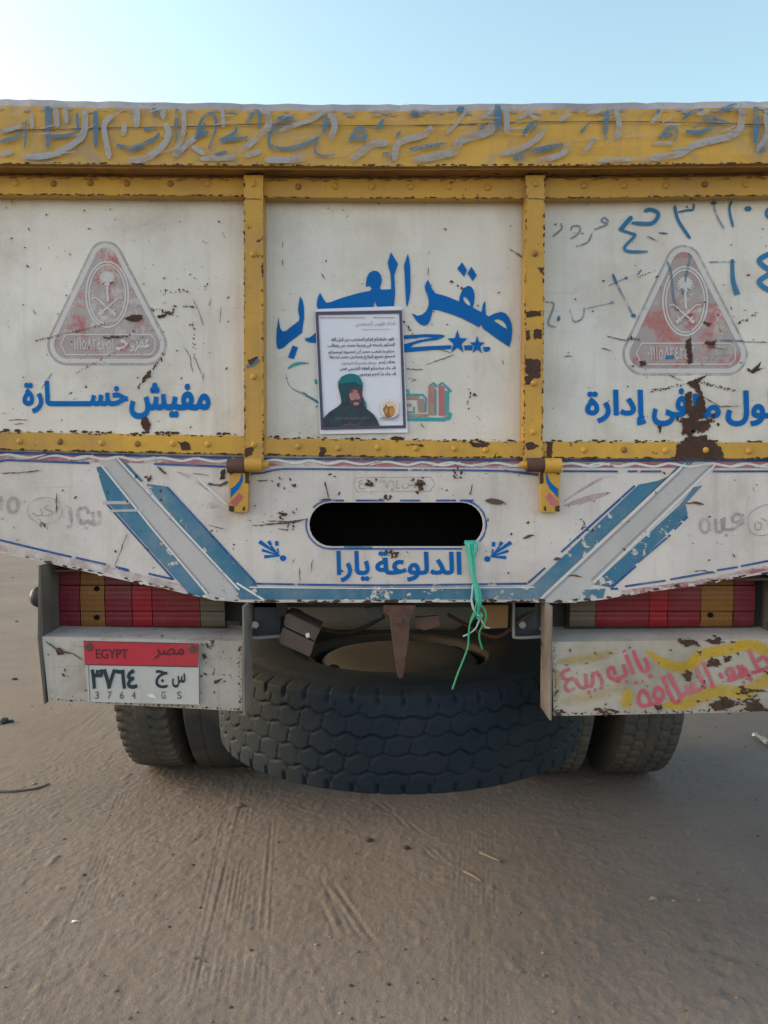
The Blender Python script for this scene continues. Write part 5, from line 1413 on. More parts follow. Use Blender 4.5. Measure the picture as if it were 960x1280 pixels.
        fs += [(2 * i + 1, 2 * i + 3, nb + 2 * i + 3, nb + 2 * i + 1) for i in range(len(rows) - 1)]
        l.add(vv, fs, M[m])
        if m == 'lensa':
            for yy in ((736, 772) if not mir else (769,)):
                c = W((x0 + x1) / 2 + (5 if not mir else -8), yy, LY_ - .003)
                l.cyl(c, c + Vector((0, .006, 0)), .006, .006, M['black'], 12)
        part(l, {'lensw': 'white_lens', 'lensr': 'red_lens', 'lensR': 'red_lens', 'lensm': 'red_lens', 'lensa': 'amber_lens'}[m], lamp)
    return o
bL = bumper(False); bR = bumper(True)
bL["label"] = "grimy white bumper box carrying the number plate"
bR["label"] = "white bumper box with pink lettering and yellow paint"

ac = Acc()
zn = ((100, 795), 6.0)
NY = -0.058
ac.slab(Z(*zn, [(22, 36), (895, 56), (897, 515), (62, 494), (40, 215)]), NY, -0.0508, M['platew'])
ac.flat(Z(*zn, [(26, 40), (891, 60), (885, 232), (37, 215)]), NY - LM, M['plater'])
ac.ribbon(Z(*zn, [(40, 215), (885, 232)]), 1.0, NY - 1.5 * LM, M['platei'], smooth=False)
ac.ribbon(Z(*zn, [(62, 218), (76, 494)]), .7, NY - 1.6 * LM, M['platein'], smooth=False)
ac.ribbon(Z(*zn, [(24, 38), (893, 58), (896, 510)]), .8, NY - 2.2 * LM, M['platei'], smooth=False)
for bx_, by_ in ((68, 82), (845, 96)):
    c = W(*zr(*zn, bx_, by_), NY)
    ac.cyl(c + Vector((0, -.004, 0)), c, .0075, .0095, M['rustbar'], 14)
ac.flat(ragged(Z(*zn, [(500, 440), (540, 430), (575, 465), (520, 460)]), .3, 1.5), NY - 2 * LM, M['whiteline'])
plate = part(ac, "license_plate")
tilt = lambda x, y: (x, y + (x - 170) * 0.022)
zb_ = lambda a, b, c, d: (*zr(*zn, a, b), *zr(*zn, c, d))
YN = NY - 2.4 * LM
word("EGYPT", zb_(118, 98, 358, 170), YN, 'platered_ink', 0.012, plate, "country_name")
word("مصر", zb_(557, 92, 780, 172), YN, 'platered_ink', 0.01, plate, "country_name")
word("٣٧٦٤", zb_(78, 245, 432, 398), YN, 'platei', 0.035, plate, "plate_number")
word("ج", zb_(565, 255, 660, 392), YN, 'platei', 0.025, plate, "plate_letter")
word("س", zb_(690, 278, 790, 388), YN, 'platei', 0.025, plate, "plate_letter")
for ch, x0, x1 in (("3", 113, 141), ("7", 206, 236), ("6", 299, 328), ("4", 388, 417)):
    word(ch, zb_(x0, 416, x1, 472), YN, 'platein', 0.006, plate, "plate_digit")
for ch, x0, x1 in (("G", 611, 641), ("S", 727, 761)):
    word(ch, zb_(x0, 416, x1, 472), YN, 'platein', 0.006, plate, "plate_letter")

# marker lamp outside the left bumper box
ac = Acc()
c = W(47, 746, 0.03)
for k in range(5):
    q0_, q1_ = math.pi / 2 * k / 5, math.pi / 2 * (k + 1) / 5
    ac.cyl(c + Vector((-.016 * math.sin(q0_), 0, 0)), c + Vector((-.016 * math.sin(q1_), 0, 0)), .023 * math.cos(q0_), max(.001, .023 * math.cos(q1_)), M['chblue'], 18, caps=False)
ac.cyl(c, c + Vector((.012, 0, 0)), .024, .024, M['dark'], 18)
part(ac, "side_marker_lamp")

# --- body box, floor, chassis
xl, xr = W(-128, 400, .03).x, W(1114, 400, .03).x
zt, zfl = W(480, 140, .03).z, W(480, 562, 0.03).z
ac = Acc(); ac.box((xl + .002, .035, zfl - .06), (xl + .04, 3.9, zt), M['white']); part(ac, "body_side")
ac = Acc(); ac.box((xr - .04, .035, zfl - .06), (xr - .002, 3.9, zt), M['white']); part(ac, "body_side")
ac = Acc(); ac.box((xl + .042, 3.86, zfl), (xr - .042, 3.9, zt), M['white']); part(ac, "body_front")
ac = Acc(); ac.box((xl + .042, .036, zfl - .05), (xr - .042, 3.855, zfl - .02), M['dark']); part(ac, "body_floor")
for s_ in (-1, 1):
    ac = Acc(); ac.box((.026 + s_ * .38, .17, .86), (.026 + s_ * .31, 4.2, 1.04), M['chblue']); part(ac, "chassis_rail")
ac = Acc()   # unseen black box added to keep the hand hole dark
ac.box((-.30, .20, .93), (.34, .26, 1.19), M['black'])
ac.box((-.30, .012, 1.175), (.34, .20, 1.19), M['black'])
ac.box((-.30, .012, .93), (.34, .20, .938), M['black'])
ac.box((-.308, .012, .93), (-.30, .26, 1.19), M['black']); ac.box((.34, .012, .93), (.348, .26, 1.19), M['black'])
part(ac, "slot_dark_box")
ac = Acc()   # rounded grey housing seen above the spare
prof = []
for i in range(15):
    t = math.pi * (0.5 + i / 14)
    prof.append((0.47 + 0.13 * math.cos(t), 0.885 + 0.112 * math.sin(t)))
xs_ = [-.27, -.21, .20, .27]
sc_ = [0.8, 1, 1, .7]
vv = []
for x, s_ in zip(xs_, sc_):
    for y, z in prof: vv.append((x, .47 + (y - .47) * s_, .885 + (z - .885) * s_))
n_ = len(prof)
ac.add(vv, [(i * n_ + j, (i + 1) * n_ + j, (i + 1) * n_ + j + 1, i * n_ + j + 1) for i in range(3) for j in range(n_ - 1)], M['tank'], True)
ac.add(vv[:n_], [tuple(range(n_))], M['tank']); ac.add(vv[-n_:], [tuple(range(n_))[::-1]], M['tank'])
ac.box((-.27, .42, .88), (.27, .52, 1.0), M['tank'])
part(ac, "air_tank")
ac = Acc()   # hanging rusty wedge
hk = [(487, 771), (513, 771), (511, 800), (504, 846), (500, 849), (496, 844), (490, 800)]
ac.slab(hk, -0.012, 0.006, M['rustbar'])
ac.slab([(479, 757), (520, 757), (518, 767), (510, 772), (489, 772), (481, 767)], -0.004, 0.03, M['rustbar'])
c = W(499, 776, -0.012); ac.cyl(c + Vector((0, -.004, 0)), c, .007, .008, M['rustbar'], 12)
part(ac, "rusty_hook", None, 0.002)
AYc = 1.50
ac = Acc()   # two-part lamp box hanging crooked
zx = ((300, 745), 5.333)
ac.slab(Z(*zx, [(305, 122), (330, 120), (532, 218), (530, 240), (498, 300), (300, 205), (290, 185)]), 0.03, 0.12, M['lampbox'])
ac.slab(Z(*zx, [(285, 208), (495, 308), (470, 398), (450, 402), (270, 320), (255, 290)]), 0.034, 0.12, M['lampbox'])
ac.slab(Z(*zx, [(300, 200), (500, 298), (494, 312), (290, 212)]), 0.05, 0.11, M['black'])
ac.flat(ragged(Z(*zx, [(435, 250), (460, 245), (465, 275), (445, 280)]), .4, 1.5), 0.0292, M['whiteline'])
ac.box(W(345, 752, .06), W(360, 770, .08), M['dark'])
part(ac, "hanging_lamp_box", None, 0.004)
ac = Acc(); ac.slab([(599, 756), (636, 756), (635, 785), (603, 787)], 0.06, 0.12, M['wood']); part(ac, "wooden_block", None, 0.003)
for x0, x1, nm in ((309, 352, 0), (641, 686, 1)):
    ac = Acc()
    ac.slab([(x0, 752), (x1, 752), (x1 - 2, 795), (x0 + 3, 796)], 0.10, 0.18, M['chblue'])
    fr = [(x0 + 1, 752), (x0 + 1, 790), (x0 + 6, 797), (x1, 795)]
    ac.tube([W(*p, .085) for p in spline(fr)], .004, M['tank'], 8)
    c = W(x0 + 11, 780, .1); ac.cyl(c + Vector((0, -.012, 0)), c, .009, .009, M['tank'], 6, smooth=False)
    part(ac, "tow_bracket")
ac = Acc()
ac.cyl((-.85, AYc, .50), (.9, AYc, .50), .055, .055, M['dark'], 16)
ac.cyl((.026, AYc - .2, .50), (.026, AYc + .2, .50), .10, .16, M['dark'], 20)
ac.box((-.75, 1.9, .45), (.8, 1.95, 1.0), M['dark'])  # unseen dark plate added to block the bright ground beyond the axle
part(ac, "rear_axle_and_blocker")

ac = Acc()
ac.tube([Vector(p) for p in spline([tuple(W(322, 757, .14)), tuple(W(345, 768, .12)), tuple(W(372, 764, .15)), tuple(W(398, 785, .2)), tuple(W(440, 790, .27)), tuple(W(480, 770, .27))], 8)], .006, M['dark'], 8)
part(ac, "brake_hose")
ac = Acc()
ac.tube([Vector(p) for p in spline([tuple(W(690, 757, .14)), tuple(W(655, 772, .09)), tuple(W(625, 795, .13)), tuple(W(600, 790, .22)), tuple(W(560, 768, .27))], 8)], .005, M['rustbar'], 8)
part(ac, "brake_hose")
ac = Acc()
ac.box((-.33, .10, W(480, 757, .1).z - .004), (.36, .125, W(480, 757, .1).z + .02), M['dark'])
part(ac, "cross_bar")
ac = Acc()
ac.slab([(519, 772), (548, 770), (550, 783), (530, 788), (519, 784)], 0.02, 0.035, M['rustbar'])
part(ac, "hook_bracket")
ac = Acc()
ac.slab([(455, 760), (478, 758), (478, 772), (462, 776)], 0.02, 0.03, M['dark'])
part(ac, "hook_bracket")
for s_ in (-1, 1):
    ac = Acc()
    for k in range(6):
        L = .62 - .09 * k; n3 = 13
        top, bot = [], []
        for i in range(n3):
            q = -1 + 2 * i / (n3 - 1); y = AYc + L * q; z = .60 - .013 * k + .10 * (y - AYc) ** 2 / .38
            top.append((y, z + .011)); bot.append((y, z))
        for x0 in (.026 + s_ * .345 - .03,):
            vv = [(x0, y, z) for y, z in top] + [(x0, y, z) for y, z in bot] + [(x0 + .06, y, z) for y, z in top] + [(x0 + .06, y, z) for y, z in bot]
            fs = []
            for i in range(n3 - 1):
                a0, b0, c0, d0_ = i, n3 + i, 2 * n3 + i, 3 * n3 + i
                fs += [(a0, a0 + 1, c0 + 1, c0), (b0, d0_, d0_ + 1, b0 + 1), (a0, b0, b0 + 1, a0 + 1), (c0, c0 + 1, d0_ + 1, d0_)]
            fs += [(0, 2 * n3, 3 * n3, n3), (n3 - 1, 2 * n3 - 1, 4 * n3 - 1, 3 * n3 - 1)]
            ac.add(vv, fs, M['rustbar'])
    part(ac, "leaf_spring")

# --- tyres
def tri(x): return np.abs((x % 1.0) * 4 - 2) - 1
def tread_block(n):
    def f(th, s, tw):
        p = th * n / (2 * np.pi)
        d = np.zeros_like(th)
        for k, s0 in enumerate((-0.30, -0.10, 0.10, 0.30)):
            pw = p + 0.5 * k + 0.10 * np.sin(th * 5 + k)
            cs = s0 * tw + 0.034 * tw * np.sin(2 * np.pi * pw) * (1 + .25 * np.sin(th * 9)) + 0.014 * tw * tri(pw + .25) + 0.012 * tw * np.sin(th * 7 + k)
            d = np.maximum(d, (0.0062 + 0.0022 * np.sin(th * 11 + 2 * k)) * np.clip(1.5 - np.abs(s - cs) / 0.0024, 0, 1))
        band = np.digitize(s / tw, [-0.30, -0.10, 0.10, 0.30])
        ph = (p + 0.37 * band + 0.9 * s / tw) % 1.0
        lat = np.clip(1.5 - np.abs(ph - 0.5) / 0.022, 0, 1) * 0.0054 * (0.6 + 0.4 * np.sin(th * 13 + 2 * band))
        d = np.maximum(d, lat * (np.abs(s) < 0.42 * tw))
        sh = np.clip(1.5 - np.abs((p % 1.0) - 0.5) / 0.07, 0, 1) * 0.008 * np.clip((np.abs(s) / tw - 0.39) / 0.05, 0, 1)
        return np.maximum(d, sh)
    return f
def tread_lug(n):
    def f(th, s, tw):
        p = th * n / (2 * np.pi)
        d = np.zeros_like(th)
        for s0 in (-0.12, 0.12): d = np.maximum(d, 0.003 * np.clip(1.5 - np.abs(s - s0 * tw) / 0.002, 0, 1))
        ph = (p + 0.18 * np.sin(s / tw * 13) + 0.5 * (s > 0)) % 1.0
        lat = np.clip(1.5 - np.abs(ph - 0.5) / 0.13, 0, 1) * 0.017 * np.clip((np.abs(s) / tw - 0.13) / 0.03, 0, 1)
        return np.maximum(d, lat)
    return f
def tread_hex(n):
    def f(th, s, tw):
        p = th * n / (2 * np.pi)
        d = np.zeros_like(th)
        for k, s0 in enumerate((-0.30, -0.10, 0.12, 0.32)):
            cs = s0 * tw + 0.025 * tw * tri(p + 0.5 * k)
            d = np.maximum(d, 0.006 * np.clip(1.5 - np.abs(s - cs) / 0.003, 0, 1))
        band = np.digitize(s / tw, [-0.30, -0.10, 0.12, 0.32])
        ph = (p + 0.5 * band) % 1.0
        d = np.maximum(d, np.clip(1.5 - np.abs(ph - 0.5) / 0.07, 0, 1) * 0.008 * (band != 2))
        return d
    return f
def tread_bald(n):
    def f(th, s, tw):
        return 0.003 * np.clip(1.5 - np.abs(np.abs(s) - 0.2 * tw) / 0.003, 0, 1)
    return f
def tyre(center, ax, Rr, Wd, tw, rim, N, fn, name, parent, rootkey, mt, ms, Mt=56):
    prof = [(-Wd * .34, rim - .004), (-Wd * .40, rim + .006), (-Wd * .42, rim + .022), (-Wd * .47, rim + .05), (-Wd * .475, rim + .055), (-Wd * .497, rim + (Rr - rim) * .45), (-Wd * .50, rim + (Rr - rim) * .55),
            (-Wd * .495, rim + (Rr - rim) * .68), (-Wd * .487, rim + (Rr - rim) * .70), (-Wd * .485, rim + (Rr - rim) * .78), (-tw * .5 - .012, Rr - .035), (-tw * .5 - .003, Rr - .012)]
    left = prof
    tr_ = [(tw * (-.5 + i / (Mt - 1)), Rr - .006 * (2 * (-.5 + i / (Mt - 1))) ** 2) for i in range(Mt)]
    allp = left + tr_ + [(-o_, r_) for o_, r_ in left[::-1]]
    nl = len(left)
    th = np.linspace(0, 2 * np.pi, N, endpoint=False)
    off = np.array([p[0] for p in allp]); rad = np.array([p[1] for p in allp])
    T, O = np.meshgrid(th, off, indexing='ij')
    RR = np.repeat(rad[None, :], N, 0)
    sl = slice(nl, nl + Mt)
    RR[:, sl] -= fn(T[:, sl], O[:, sl], tw)
    # lugs carry over the shoulder
    e0 = fn(T[:, nl:nl + 1], O[:, nl:nl + 1], tw); e1 = fn(T[:, nl + Mt - 1:nl + Mt], O[:, nl + Mt - 1:nl + Mt], tw)
    RR[:, nl - 1:nl] -= e0 * .9; RR[:, nl + Mt:nl + Mt + 1] -= e1 * .9
    RR[:, nl - 2:nl - 1] -= e0 * .4; RR[:, nl + Mt + 1:nl + Mt + 2] -= e1 * .4
    if ax == 'X': P = np.stack([center[0] + O, center[1] + RR * np.cos(T), center[2] + RR * np.sin(T)], -1)
    else: P = np.stack([center[0] + RR * np.cos(T), center[1] + RR * np.sin(T), center[2] - O], -1)
    P = P.reshape(-1, 3)
    K = len(allp)
    I = np.arange(N * K).reshape(N, K)
    J = np.roll(I, -1, 0)
    q = np.stack([I[:, :-1], J[:, :-1], J[:, 1:], I[:, 1:]], -1)
    F = q.reshape(-1, 4)
    mi = np.zeros((N, K - 1), int); mi[:, :nl - 1] = 1; mi[:, nl + Mt:] = 1
    loc = ROOT.get(rootkey, Vector((0, 0, 0)))
    P = P - np.array(loc)
    me = bpy.data.meshes.new(name)
    me.vertices.add(len(P)); me.vertices.foreach_set("co", P.ravel())
    me.loops.add(F.size); me.loops.foreach_set("vertex_index", F.ravel())
    me.polygons.add(len(F)); me.polygons.foreach_set("loop_start", np.arange(0, F.size, 4)); me.polygons.foreach_set("loop_total", np.full(len(F), 4))
    me.materials.append(mt); me.materials.append(ms)
    me.polygons.foreach_set("material_index", mi.ravel())
    me.polygons.foreach_set("use_smooth", np.ones(len(F), bool))
    me.update(); me.validate()
    bm = bmesh.new(); bm.from_mesh(me); bmesh.ops.recalc_face_normals(bm, faces=bm.faces); bm.to_mesh(me); bm.free()
    o = bpy.data.objects.new(name, me); COL.objects.link(o); o.parent = parent
    return o
def lathe(ac, center, ax, prof, m, N=48):
    vv = []
    for k in range(N):
        t = 2 * math.pi * k / N
        for o_, r_ in prof:
            vv.append((center[0] + o_, center[1] + r_ * math.cos(t), center[2] + r_ * math.sin(t)) if ax == 'X' else
                      (center[0] + r_ * math.cos(t), center[1] + r_ * math.sin(t), center[2] + o_))
    K = len(prof)
    fs = [(k * K + j, k * K + j + 1, ((k + 1) % N) * K + j + 1, ((k + 1) % N) * K + j) for k in range(N) for j in range(K - 1)]
    ac.add(vv, fs, m, True)

AY = 1.50
def wheel(px0, px1, Yr, fn, mt, dy=0.0, label=None):
    D = Yr
    x0, x1 = W(px0, 900, D).x, W(px1, 900, D).x
    tw = x1 - x0; cx = (x0 + x1) / 2; Rr = 0.505; yc = AY + dy
    g = GH(cx, yc)
    zc_ = Rr - .012 + g
    ac = Acc()
    lathe(ac, (cx, yc, zc_), 'X', [(-.10, .26), (-.09, .245), (-.06, .235), (.06, .235), (.09, .245), (.10, .26)], M['khaki'])
    lathe(ac, (cx, yc, zc_), 'X', [(.0, .24), (.03, .17), (.03, .06), (.02, .0)], M['khaki'])
    o = part(ac, "wheel")
    if label: o["label"] = label
    tyre((cx, yc, zc_), 'X', Rr, tw * 1.25, tw, .25, 432, fn, "tyre", o, "t", mt, M['tyredust'], 44)
YR = AY - 0.44
wheel(138, 203, YR, tread_lug(66), M['tyredust'], 0.08)
wheel(226, 298, YR, tread_bald(1), M['tyrebald'], 0.08)
wheel(781, 853, YR, tread_hex(58), M['tyredust'], 0.02)
wheel(672, 740, YR, tread_hex(58), M['tyredust'], 0.02)

# --- spare wheel, a thing of its own, hung flat under the tail
SP = Vector((0.045, 0.512, 0.0))
spare = empty("spare_wheel", SP, "s")
tag(spare, "worn black spare wheel hung flat under the truck tail, khaki rim facing up", "spare wheel")
zs = 0.597
tyre((SP.x, SP.y, zs), 'Z', 0.52, 0.25, 0.222, .262, 1000, tread_block(54), "tyre", spare, "s", M['tyre'], M['tyreside'], 84)
ac = Acc()
lathe(ac, (SP.x, SP.y, zs), 'Z', [(-.11, .272), (-.10, .262), (-.05, .25), (.05, .25), (.088, .258), (.094, .268), (.100, .272), (.101, .266), (.092, .254), (.070, .248), (.060, .244), (.060, .234)], M['rimdark'], 72)
lathe(ac, (SP.x, SP.y, zs), 'Z', [(.060, .236), (.071, .232), (.081, .222), (.089, .207), (.093, .19), (.094, .15), (.093, .10), (.092, .0)], M['khaki'], 72)
ac.build("rim", spare, "s")
ac = Acc()
for k in range(2):
    t = R_(213 + 180 * k)
    c = Vector((SP.x + .2185 * math.cos(t), SP.y + .2185 * math.sin(t), zs + .0825))
    n_ = Vector((math.cos(t) * .55, math.sin(t) * .55, .83)).normalized()
    u = n_.cross(Vector((0, 0, 1))).normalized(); v_ = n_.cross(u)
    vv = [c + n_ * .0035 + u * (.019 * math.cos(q)) + v_ * (.009 * math.sin(q)) for q in [2 * math.pi * i / 20 for i in range(20)]]
    ac.add(vv, [tuple(range(20))], M['black'])
ac.build("hand_hole", spare, "s")
# carrier
ac = Acc()
ac.cyl((SP.x, SP.y + .02, .73), (SP.x, SP.y + .02, .80), .018, .018, M['dark'], 12)
ac.box((SP.x - .12, SP.y - .02, .762), (SP.x + .12, SP.y + .06, .772), M['dark'])
part(ac, "spare_carrier")

# ------------------------------------------------------------------ poster
zP = ((380, 370), 6.4)
PO = W(452, 462, PY)
poster = empty("poster", (PO.x, PY - .004, PO.z), "p")
tag(poster, "white paper poster with dark frame and a man in a teal beanie, over blue calligraphy", "poster")
def pbuild(ac, name, parent=None): return ac.build(name, parent or poster, "p")
QY = PY - 0.0055
# paper with slight curl at the corners
cor = Z(*zP, [(88, 105), (785, 80), (830, 1092), (125, 1106)])
ac = Acc(); N1, N2 = 14, 20; vv = []
for j in range(N2 + 1):
    for i in range(N1 + 1):
        u, v = i / N1, j / N2
        x = (cor[0][0] * (1 - u) + cor[1][0] * u) * (1 - v) + (cor[3][0] * (1 - u) + cor[2][0] * u) * v
        y = (cor[0][1] * (1 - u) + cor[1][1] * u) * (1 - v) + (cor[3][1] * (1 - u) + cor[2][1] * u) * v
        edge = max(abs(2 * u - 1), abs(2 * v - 1)) ** 8
        vv.append(W(x, y, QY + 0.0006 * random.random() - 0.002 * edge * (u + v > 1.9)))
K = N1 + 1
ac.add(vv, [(j * K + i, (j + 1) * K + i, (j + 1) * K + i + 1, j * K + i + 1) for j in range(N2) for i in range(N1)], M['paper'], True)
paper = pbuild(ac, "paper_sheet")
q0 = QY - 0.0026
def qf(ac, pts, m, k=0, sm=False):
    P = Z(*zP, pts)
    if sm: P = spline_closed(P, 5)
    ac.flat(P, q0 - k * .0002, M[m])
ac = Acc()
ac.flat(Z(*zP, [(92, 126), (783, 113), (816, 1056), (136, 1070)]), q0, M['inkframe'], [Z(*zP, [(114, 150), (762, 138), (795, 1034), (158, 1048)])[::-1]])
pbuild(ac, "printed_frame")
ac = Acc()
sl = lambda x, y: (x, y - (x - 445) * .015)
def pt(s, x0, y0, x1, y1, m, bold=.0):
    text(ac, s, (*zr(*zP, x0, y0), *zr(*zP, x1, y1)), q0, M[m], bold, sl)
pt("قناة ظهير السعدي", 412, 205, 730, 250, 'inkf')
ac.ribbon(Z(*zP, [(462, 268), (690, 264)]), .5, q0, M['inkf'], smooth=False)
pt("ظهر خليفتكم فيكم المنتخب من قبل الله", 218, 330, 722, 370, 'ink', .02)
pt("المذكور باسمه في وصية محمد ص ونطلب", 188, 377, 727, 416, 'ink', .02)
pt("منكم يا شعب مصر أن تنصروه لينصركم", 196, 424, 722, 466, 'ink', .02)
pt("لنسمع جميع شوارع وميادين مصر ترددها", 205, 470, 728, 506, 'ink', .02)
pt("هتاف إسم", 600, 518, 728, 552, 'ink', .02)
pt("عبدالله هاشم (أبا الصادق)", 302, 518, 582, 556, 'inkred', .01)
pt("قد جاء صاحبكم الفقه الشرعي فمن", 286, 565, 734, 602, 'ink', .02)
pt("قد جاء ما كنتم توعدون", 436, 612, 736, 648, 'ink', .02)
for x0, x1, y in ((130, 495, 172), (555, 730, 172)):
    x = x0
    while x < x1:
        l_ = random.uniform(8, 26); ac.ribbon(Z(*zP, [(x, y), (min(x1, x + l_), y)]), 1.1, q0, M['inkf'], smooth=False); x += l_ + random.uniform(3, 7)
ac.ribbon(Z(*zP, [(605, 994), (760, 994)]), .4, q0, M['inkf'], smooth=False)
pbuild(ac, "printed_text", None)
ac = Acc()
qf(ac, [(158, 1046), (150, 985), (200, 930), (270, 885), (300, 855), (292, 790), (280, 725), (460, 720), (468, 800), (490, 850), (500, 900), (560, 950), (590, 1000), (605, 1036)], 'coat', 0)
qf(ac, [(276, 735), (272, 690), (300, 645), (360, 622), (420, 630), (455, 665), (470, 715), (468, 760), (440, 740), (380, 760), (350, 830), (325, 850), (300, 850), (290, 790)], 'beanied', 1)
qf(ac, [(276, 700), (300, 648), (360, 622), (420, 630), (455, 665), (468, 712), (400, 690), (330, 695)], 'beanie', 2, True)
qf(ac, [(360, 760), (395, 735), (440, 738), (462, 765), (464, 830), (445, 870), (410, 885), (375, 870), (358, 820)], 'skind', 2, True)
qf(ac, [(368, 775), (395, 752), (425, 755), (440, 790), (450, 818), (430, 830), (400, 845), (375, 830), (362, 800)], 'skin', 3, True)
qf(ac, [(395, 855), (420, 848), (442, 860), (425, 875), (400, 872)], 'skin', 3, True)
qf(ac, [(385, 838), (415, 826), (445, 832), (430, 842), (395, 848)], 'skind', 4, True)
qf(ac, [(372, 768), (396, 760), (398, 768), (376, 777)], 'skind', 4)
qf(ac, [(420, 765), (440, 768), (440, 775), (420, 772)], 'skind', 4)
qf(ac, [(470, 830), (495, 850), (500, 895), (485, 885), (478, 860)], 'beanie', 2)
pbuild(ac, "printed_portrait")
ac = Acc()
pt("يا فتاح يا عليم يا رزاق يا كريم", 250, 965, 520, 992, 'goldtx')
pt("ان وعد الله حق", 318, 1015, 440, 1042, 'goldtx')
for v in ac.v: pass
ac.v = [(x, y - .0012, z) for x, y, z in ac.v]
pbuild(ac, "printed_caption")
ac = Acc()
qf(ac, oval(685, 900, 76, 78, 24), 'glow0', 0)
qf(ac, oval(685, 903, 60, 62, 24), 'glow', .4)
qf(ac, [(640, 930), (632, 905), (650, 880), (655, 862), (670, 885), (705, 880), (724, 905), (722, 945), (690, 972), (655, 970)], 'goldd', 1, True)
qf(ac, [(690, 890), (712, 895), (724, 918), (720, 945), (695, 960), (682, 930)], 'gold', 2, True)
qf(ac, [(646, 905), (662, 890), (672, 915), (662, 945), (648, 935)], 'gold', 2, True)
qf(ac, [(640, 965), (690, 976), (740, 962), (775, 938), (745, 975), (700, 985), (600, 980)], 'inkf', 2)
pbuild(ac, "printed_fruit")

# ------------------------------------------------------------------ rope through the hand hole
rope = Acc()
zR = ((540, 660), 6.095)
def rp(pts, Y0=-0.012): return [W(*zr(*zR, x, y), Y0 + dy) for x, y, dy in spline([(p[0], p[1], p[2] if len(p) > 2 else 0.0) for p in pts], 7)]
for k, dx in enumerate((-14, -6, 2, 10, 18)):
    y0 = -0.002 * (k % 3)
    rope.tube(rp([(275 + dx * 1.3, 128, .028), (276 + dx * 1.5, 103, .012), (280 + dx * 1.5, 112, 0), (283 + dx * 1.2, 150, y0), (300 + dx * .9, 250, y0), (316 + dx * .6, 380, y0), (345 + dx * .9, 480, y0 - .002), (352 + dx * .9, 575, y0), (345 + dx * .3, 640, y0 + .004), (360, 672, 0)]), .0031, M['rope'], 7)
for k, dx in enumerate((0, 9)):
    rope.tube(rp([(305 + dx, 118, .025), (318 + dx, 102, .008), (328 + dx, 135, -.003), (332 + dx, 165, -.004), (318 + dx, 190, -.004), (312 + dx, 220, -.002)]), .0030, M['rope'], 7)
rope.tube(rp([(312, 430), (306, 500), (302, 560), (318, 615), (345, 660)], -.014), .0022, M['ropew'], 7)
rope.tube(rp([(300, 545), (312, 600), (335, 650), (362, 672)], -.016), .0028, M['ropew'], 7)
for k in range(5):
    t0 = k * 1.3
    rope.tube([W(*zr(*zR, 358 + 20 * math.cos(t0 + i * .7), 668 + 24 * math.sin(t0 + i * .7)), -.014 - .004 * math.sin(i * .9 + k)) for i in range(9)], .0026, M['rope' if k % 2 else 'ropeg'], 7)
rope.tube(rp([(340, 640), (310, 690), (286, 745), (278, 830), (275, 900), (245, 990), (200, 1100), (155, 1230)], -.02), .0022, M['ropeg'], 7)
rope.tube(rp([(345, 560), (325, 630), (300, 690), (284, 760), (280, 840)], -.017), .0022, M['ropeg'], 7)
rope.tube(rp([(362, 690), (335, 760), (290, 800), (235, 826)], -.018), .0019, M['ropew'], 7)
rope.tube(rp([(375, 590), (405, 630), (412, 690), (385, 745), (362, 790), (362, 850), (384, 925)], -.016), .0022, M['ropeg'], 7)
rope.tube(rp([(360, 675), (390, 730), (410, 757), (440, 760)], -.016), .0016, M['ropew'], 7)
ROOT["r"] = W(597, 684, -0.012)
o = rope.build("rope", None, "r")
tag(o, "teal green plastic rope knotted through the tailgate slot, loose ends dangling", "rope")

# ------------------------------------------------------------------ litter on the ground
def gp(px, py, dz=0.0):
    g_ = G(px, py); return Vector((g_.x, g_.y, GH(g_.x, g_.y) + dz))
def litter(name, label, cat, pts, r, m, group=None):
    ac = Acc(); P = [gp(*p, r * .6) for p in pts]
    P = [Vector(q) for q in spline([tuple(p) for p in P], 5)] if len(P) > 2 else P
    ac.tube(P, lambda t: r * (1 - .5 * t), m, 7)
    ROOT["l"] = P[0].copy(); ROOT["l"].z -= r
    o = ac.build(name, None, "l"); tag(o, label, cat, group); return o
M['twig'] = plain("grey_dry_twig", (0.13, 0.11, 0.095, 1), 0.9, 0, .1, .3, 60, .3)
M['straw'] = plain("pale_dry_stalk", (0.20, 0.17, 0.14, 1), 0.9, 0, .1, .3, 60, .3)
M['stub'] = plain("white_paper_stub", (0.62, 0.6, 0.55, 1), 0.8, 0, .1, .1, 60, .1)
litter("twig", "thin grey twig lying on sand at the left, level with the truck tyres", "twig", [(-12, 991), (18, 991), (45, 987), (62, 981)], .006, M['twig'])
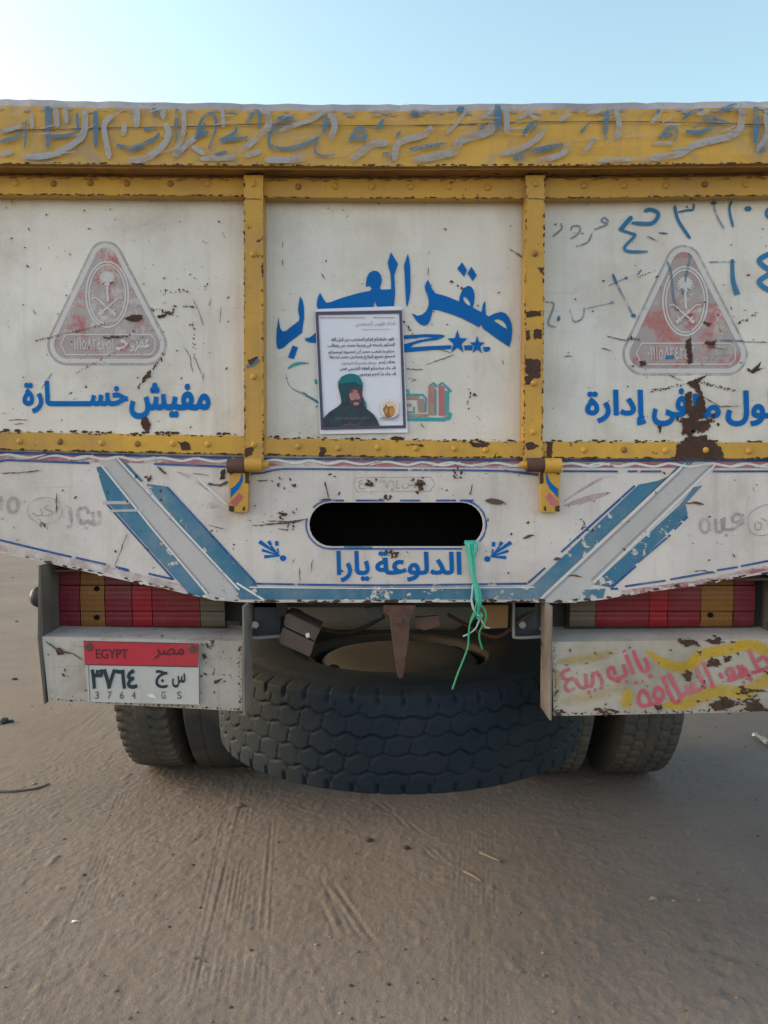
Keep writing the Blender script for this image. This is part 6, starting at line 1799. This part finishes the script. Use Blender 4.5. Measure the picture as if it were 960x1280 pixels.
litter("dry_stalk", "pale dry stalk lying right of the middle, the upper one nearer the spare tyre", "stalk", [(600, 1066), (612, 1072), (625, 1079)], .005, M['straw'])
litter("dry_stalk", "short pale dry stalk below another stalk, right of the middle of the sand", "stalk", [(580, 1090), (592, 1096), (602, 1102)], .0045, M['straw'])
litter("paper_stub", "small white rolled stub on the bare sand at lower left", "litter", [(90, 1153), (99, 1152.5)], .0038, M['stub'])
litter("dry_leaf", "curled dry greenish stem at lower left beside the ribbed tyre track", "leaf", [(243, 1198), (250, 1199), (257, 1203)], .003, M['twig'])
ac = Acc(); p = gp(955, 927)
for a_, b_ in (((940, 921), (962, 933)), ((950, 926), (972, 938))):
    pa, pb = gp(*a_), gp(*b_)
    vv = [];
    for j in range(4):
        for i in range(7):
            u, v = i / 6, j / 3
            vv.append(Vector((pa.x + (pb.x - pa.x) * u, pa.y + (pb.y - pa.y) * v, max(pa.z, pb.z) + .006 + .018 * abs(math.sin(u * 5 + v * 3)))))
    ac.add(vv, [(j * 7 + i, j * 7 + i + 1, (j + 1) * 7 + i + 1, (j + 1) * 7 + i) for j in range(3) for i in range(6)], M['stub'], True)
ROOT["l"] = p
o = ac.build("paper_scrap", None, "l"); tag(o, "crumpled white paper scrap at the right edge beyond the painted bumper", "litter")
m_ = o.modifiers.new("solid", 'SOLIDIFY'); m_.thickness = .001
def clod(px, py, r, m, name, label, cat):
    ac = Acc(); g_ = G(px, py); stone(ac, g_.x, g_.y, r, m, .6, .25)
    for _ in range(5): stone(ac, g_.x + random.uniform(-r, r) * 1.3, g_.y + random.uniform(-r, r) * .9, r * random.uniform(.25, .5), m, .6, .25)
    ROOT["l"] = Vector((g_.x, g_.y, GH(g_.x, g_.y)))
    tag(ac.build(name, None, "l"), label, cat)
clod(507, 1060, .010, M['st3'], "dirt_clod", "dark crumbly dirt clod on the sand below the middle of the spare tyre", "clod")
clod(3, 905, .03, M['chblue'], "dark_stone", "dark bluish stone at the left edge, level with the number plate bottom", "stone")
clod(817, 1125, .009, M['st1'], "pale_stone", "pale broken stone on the sand at right, below the painted bumper", "stone")
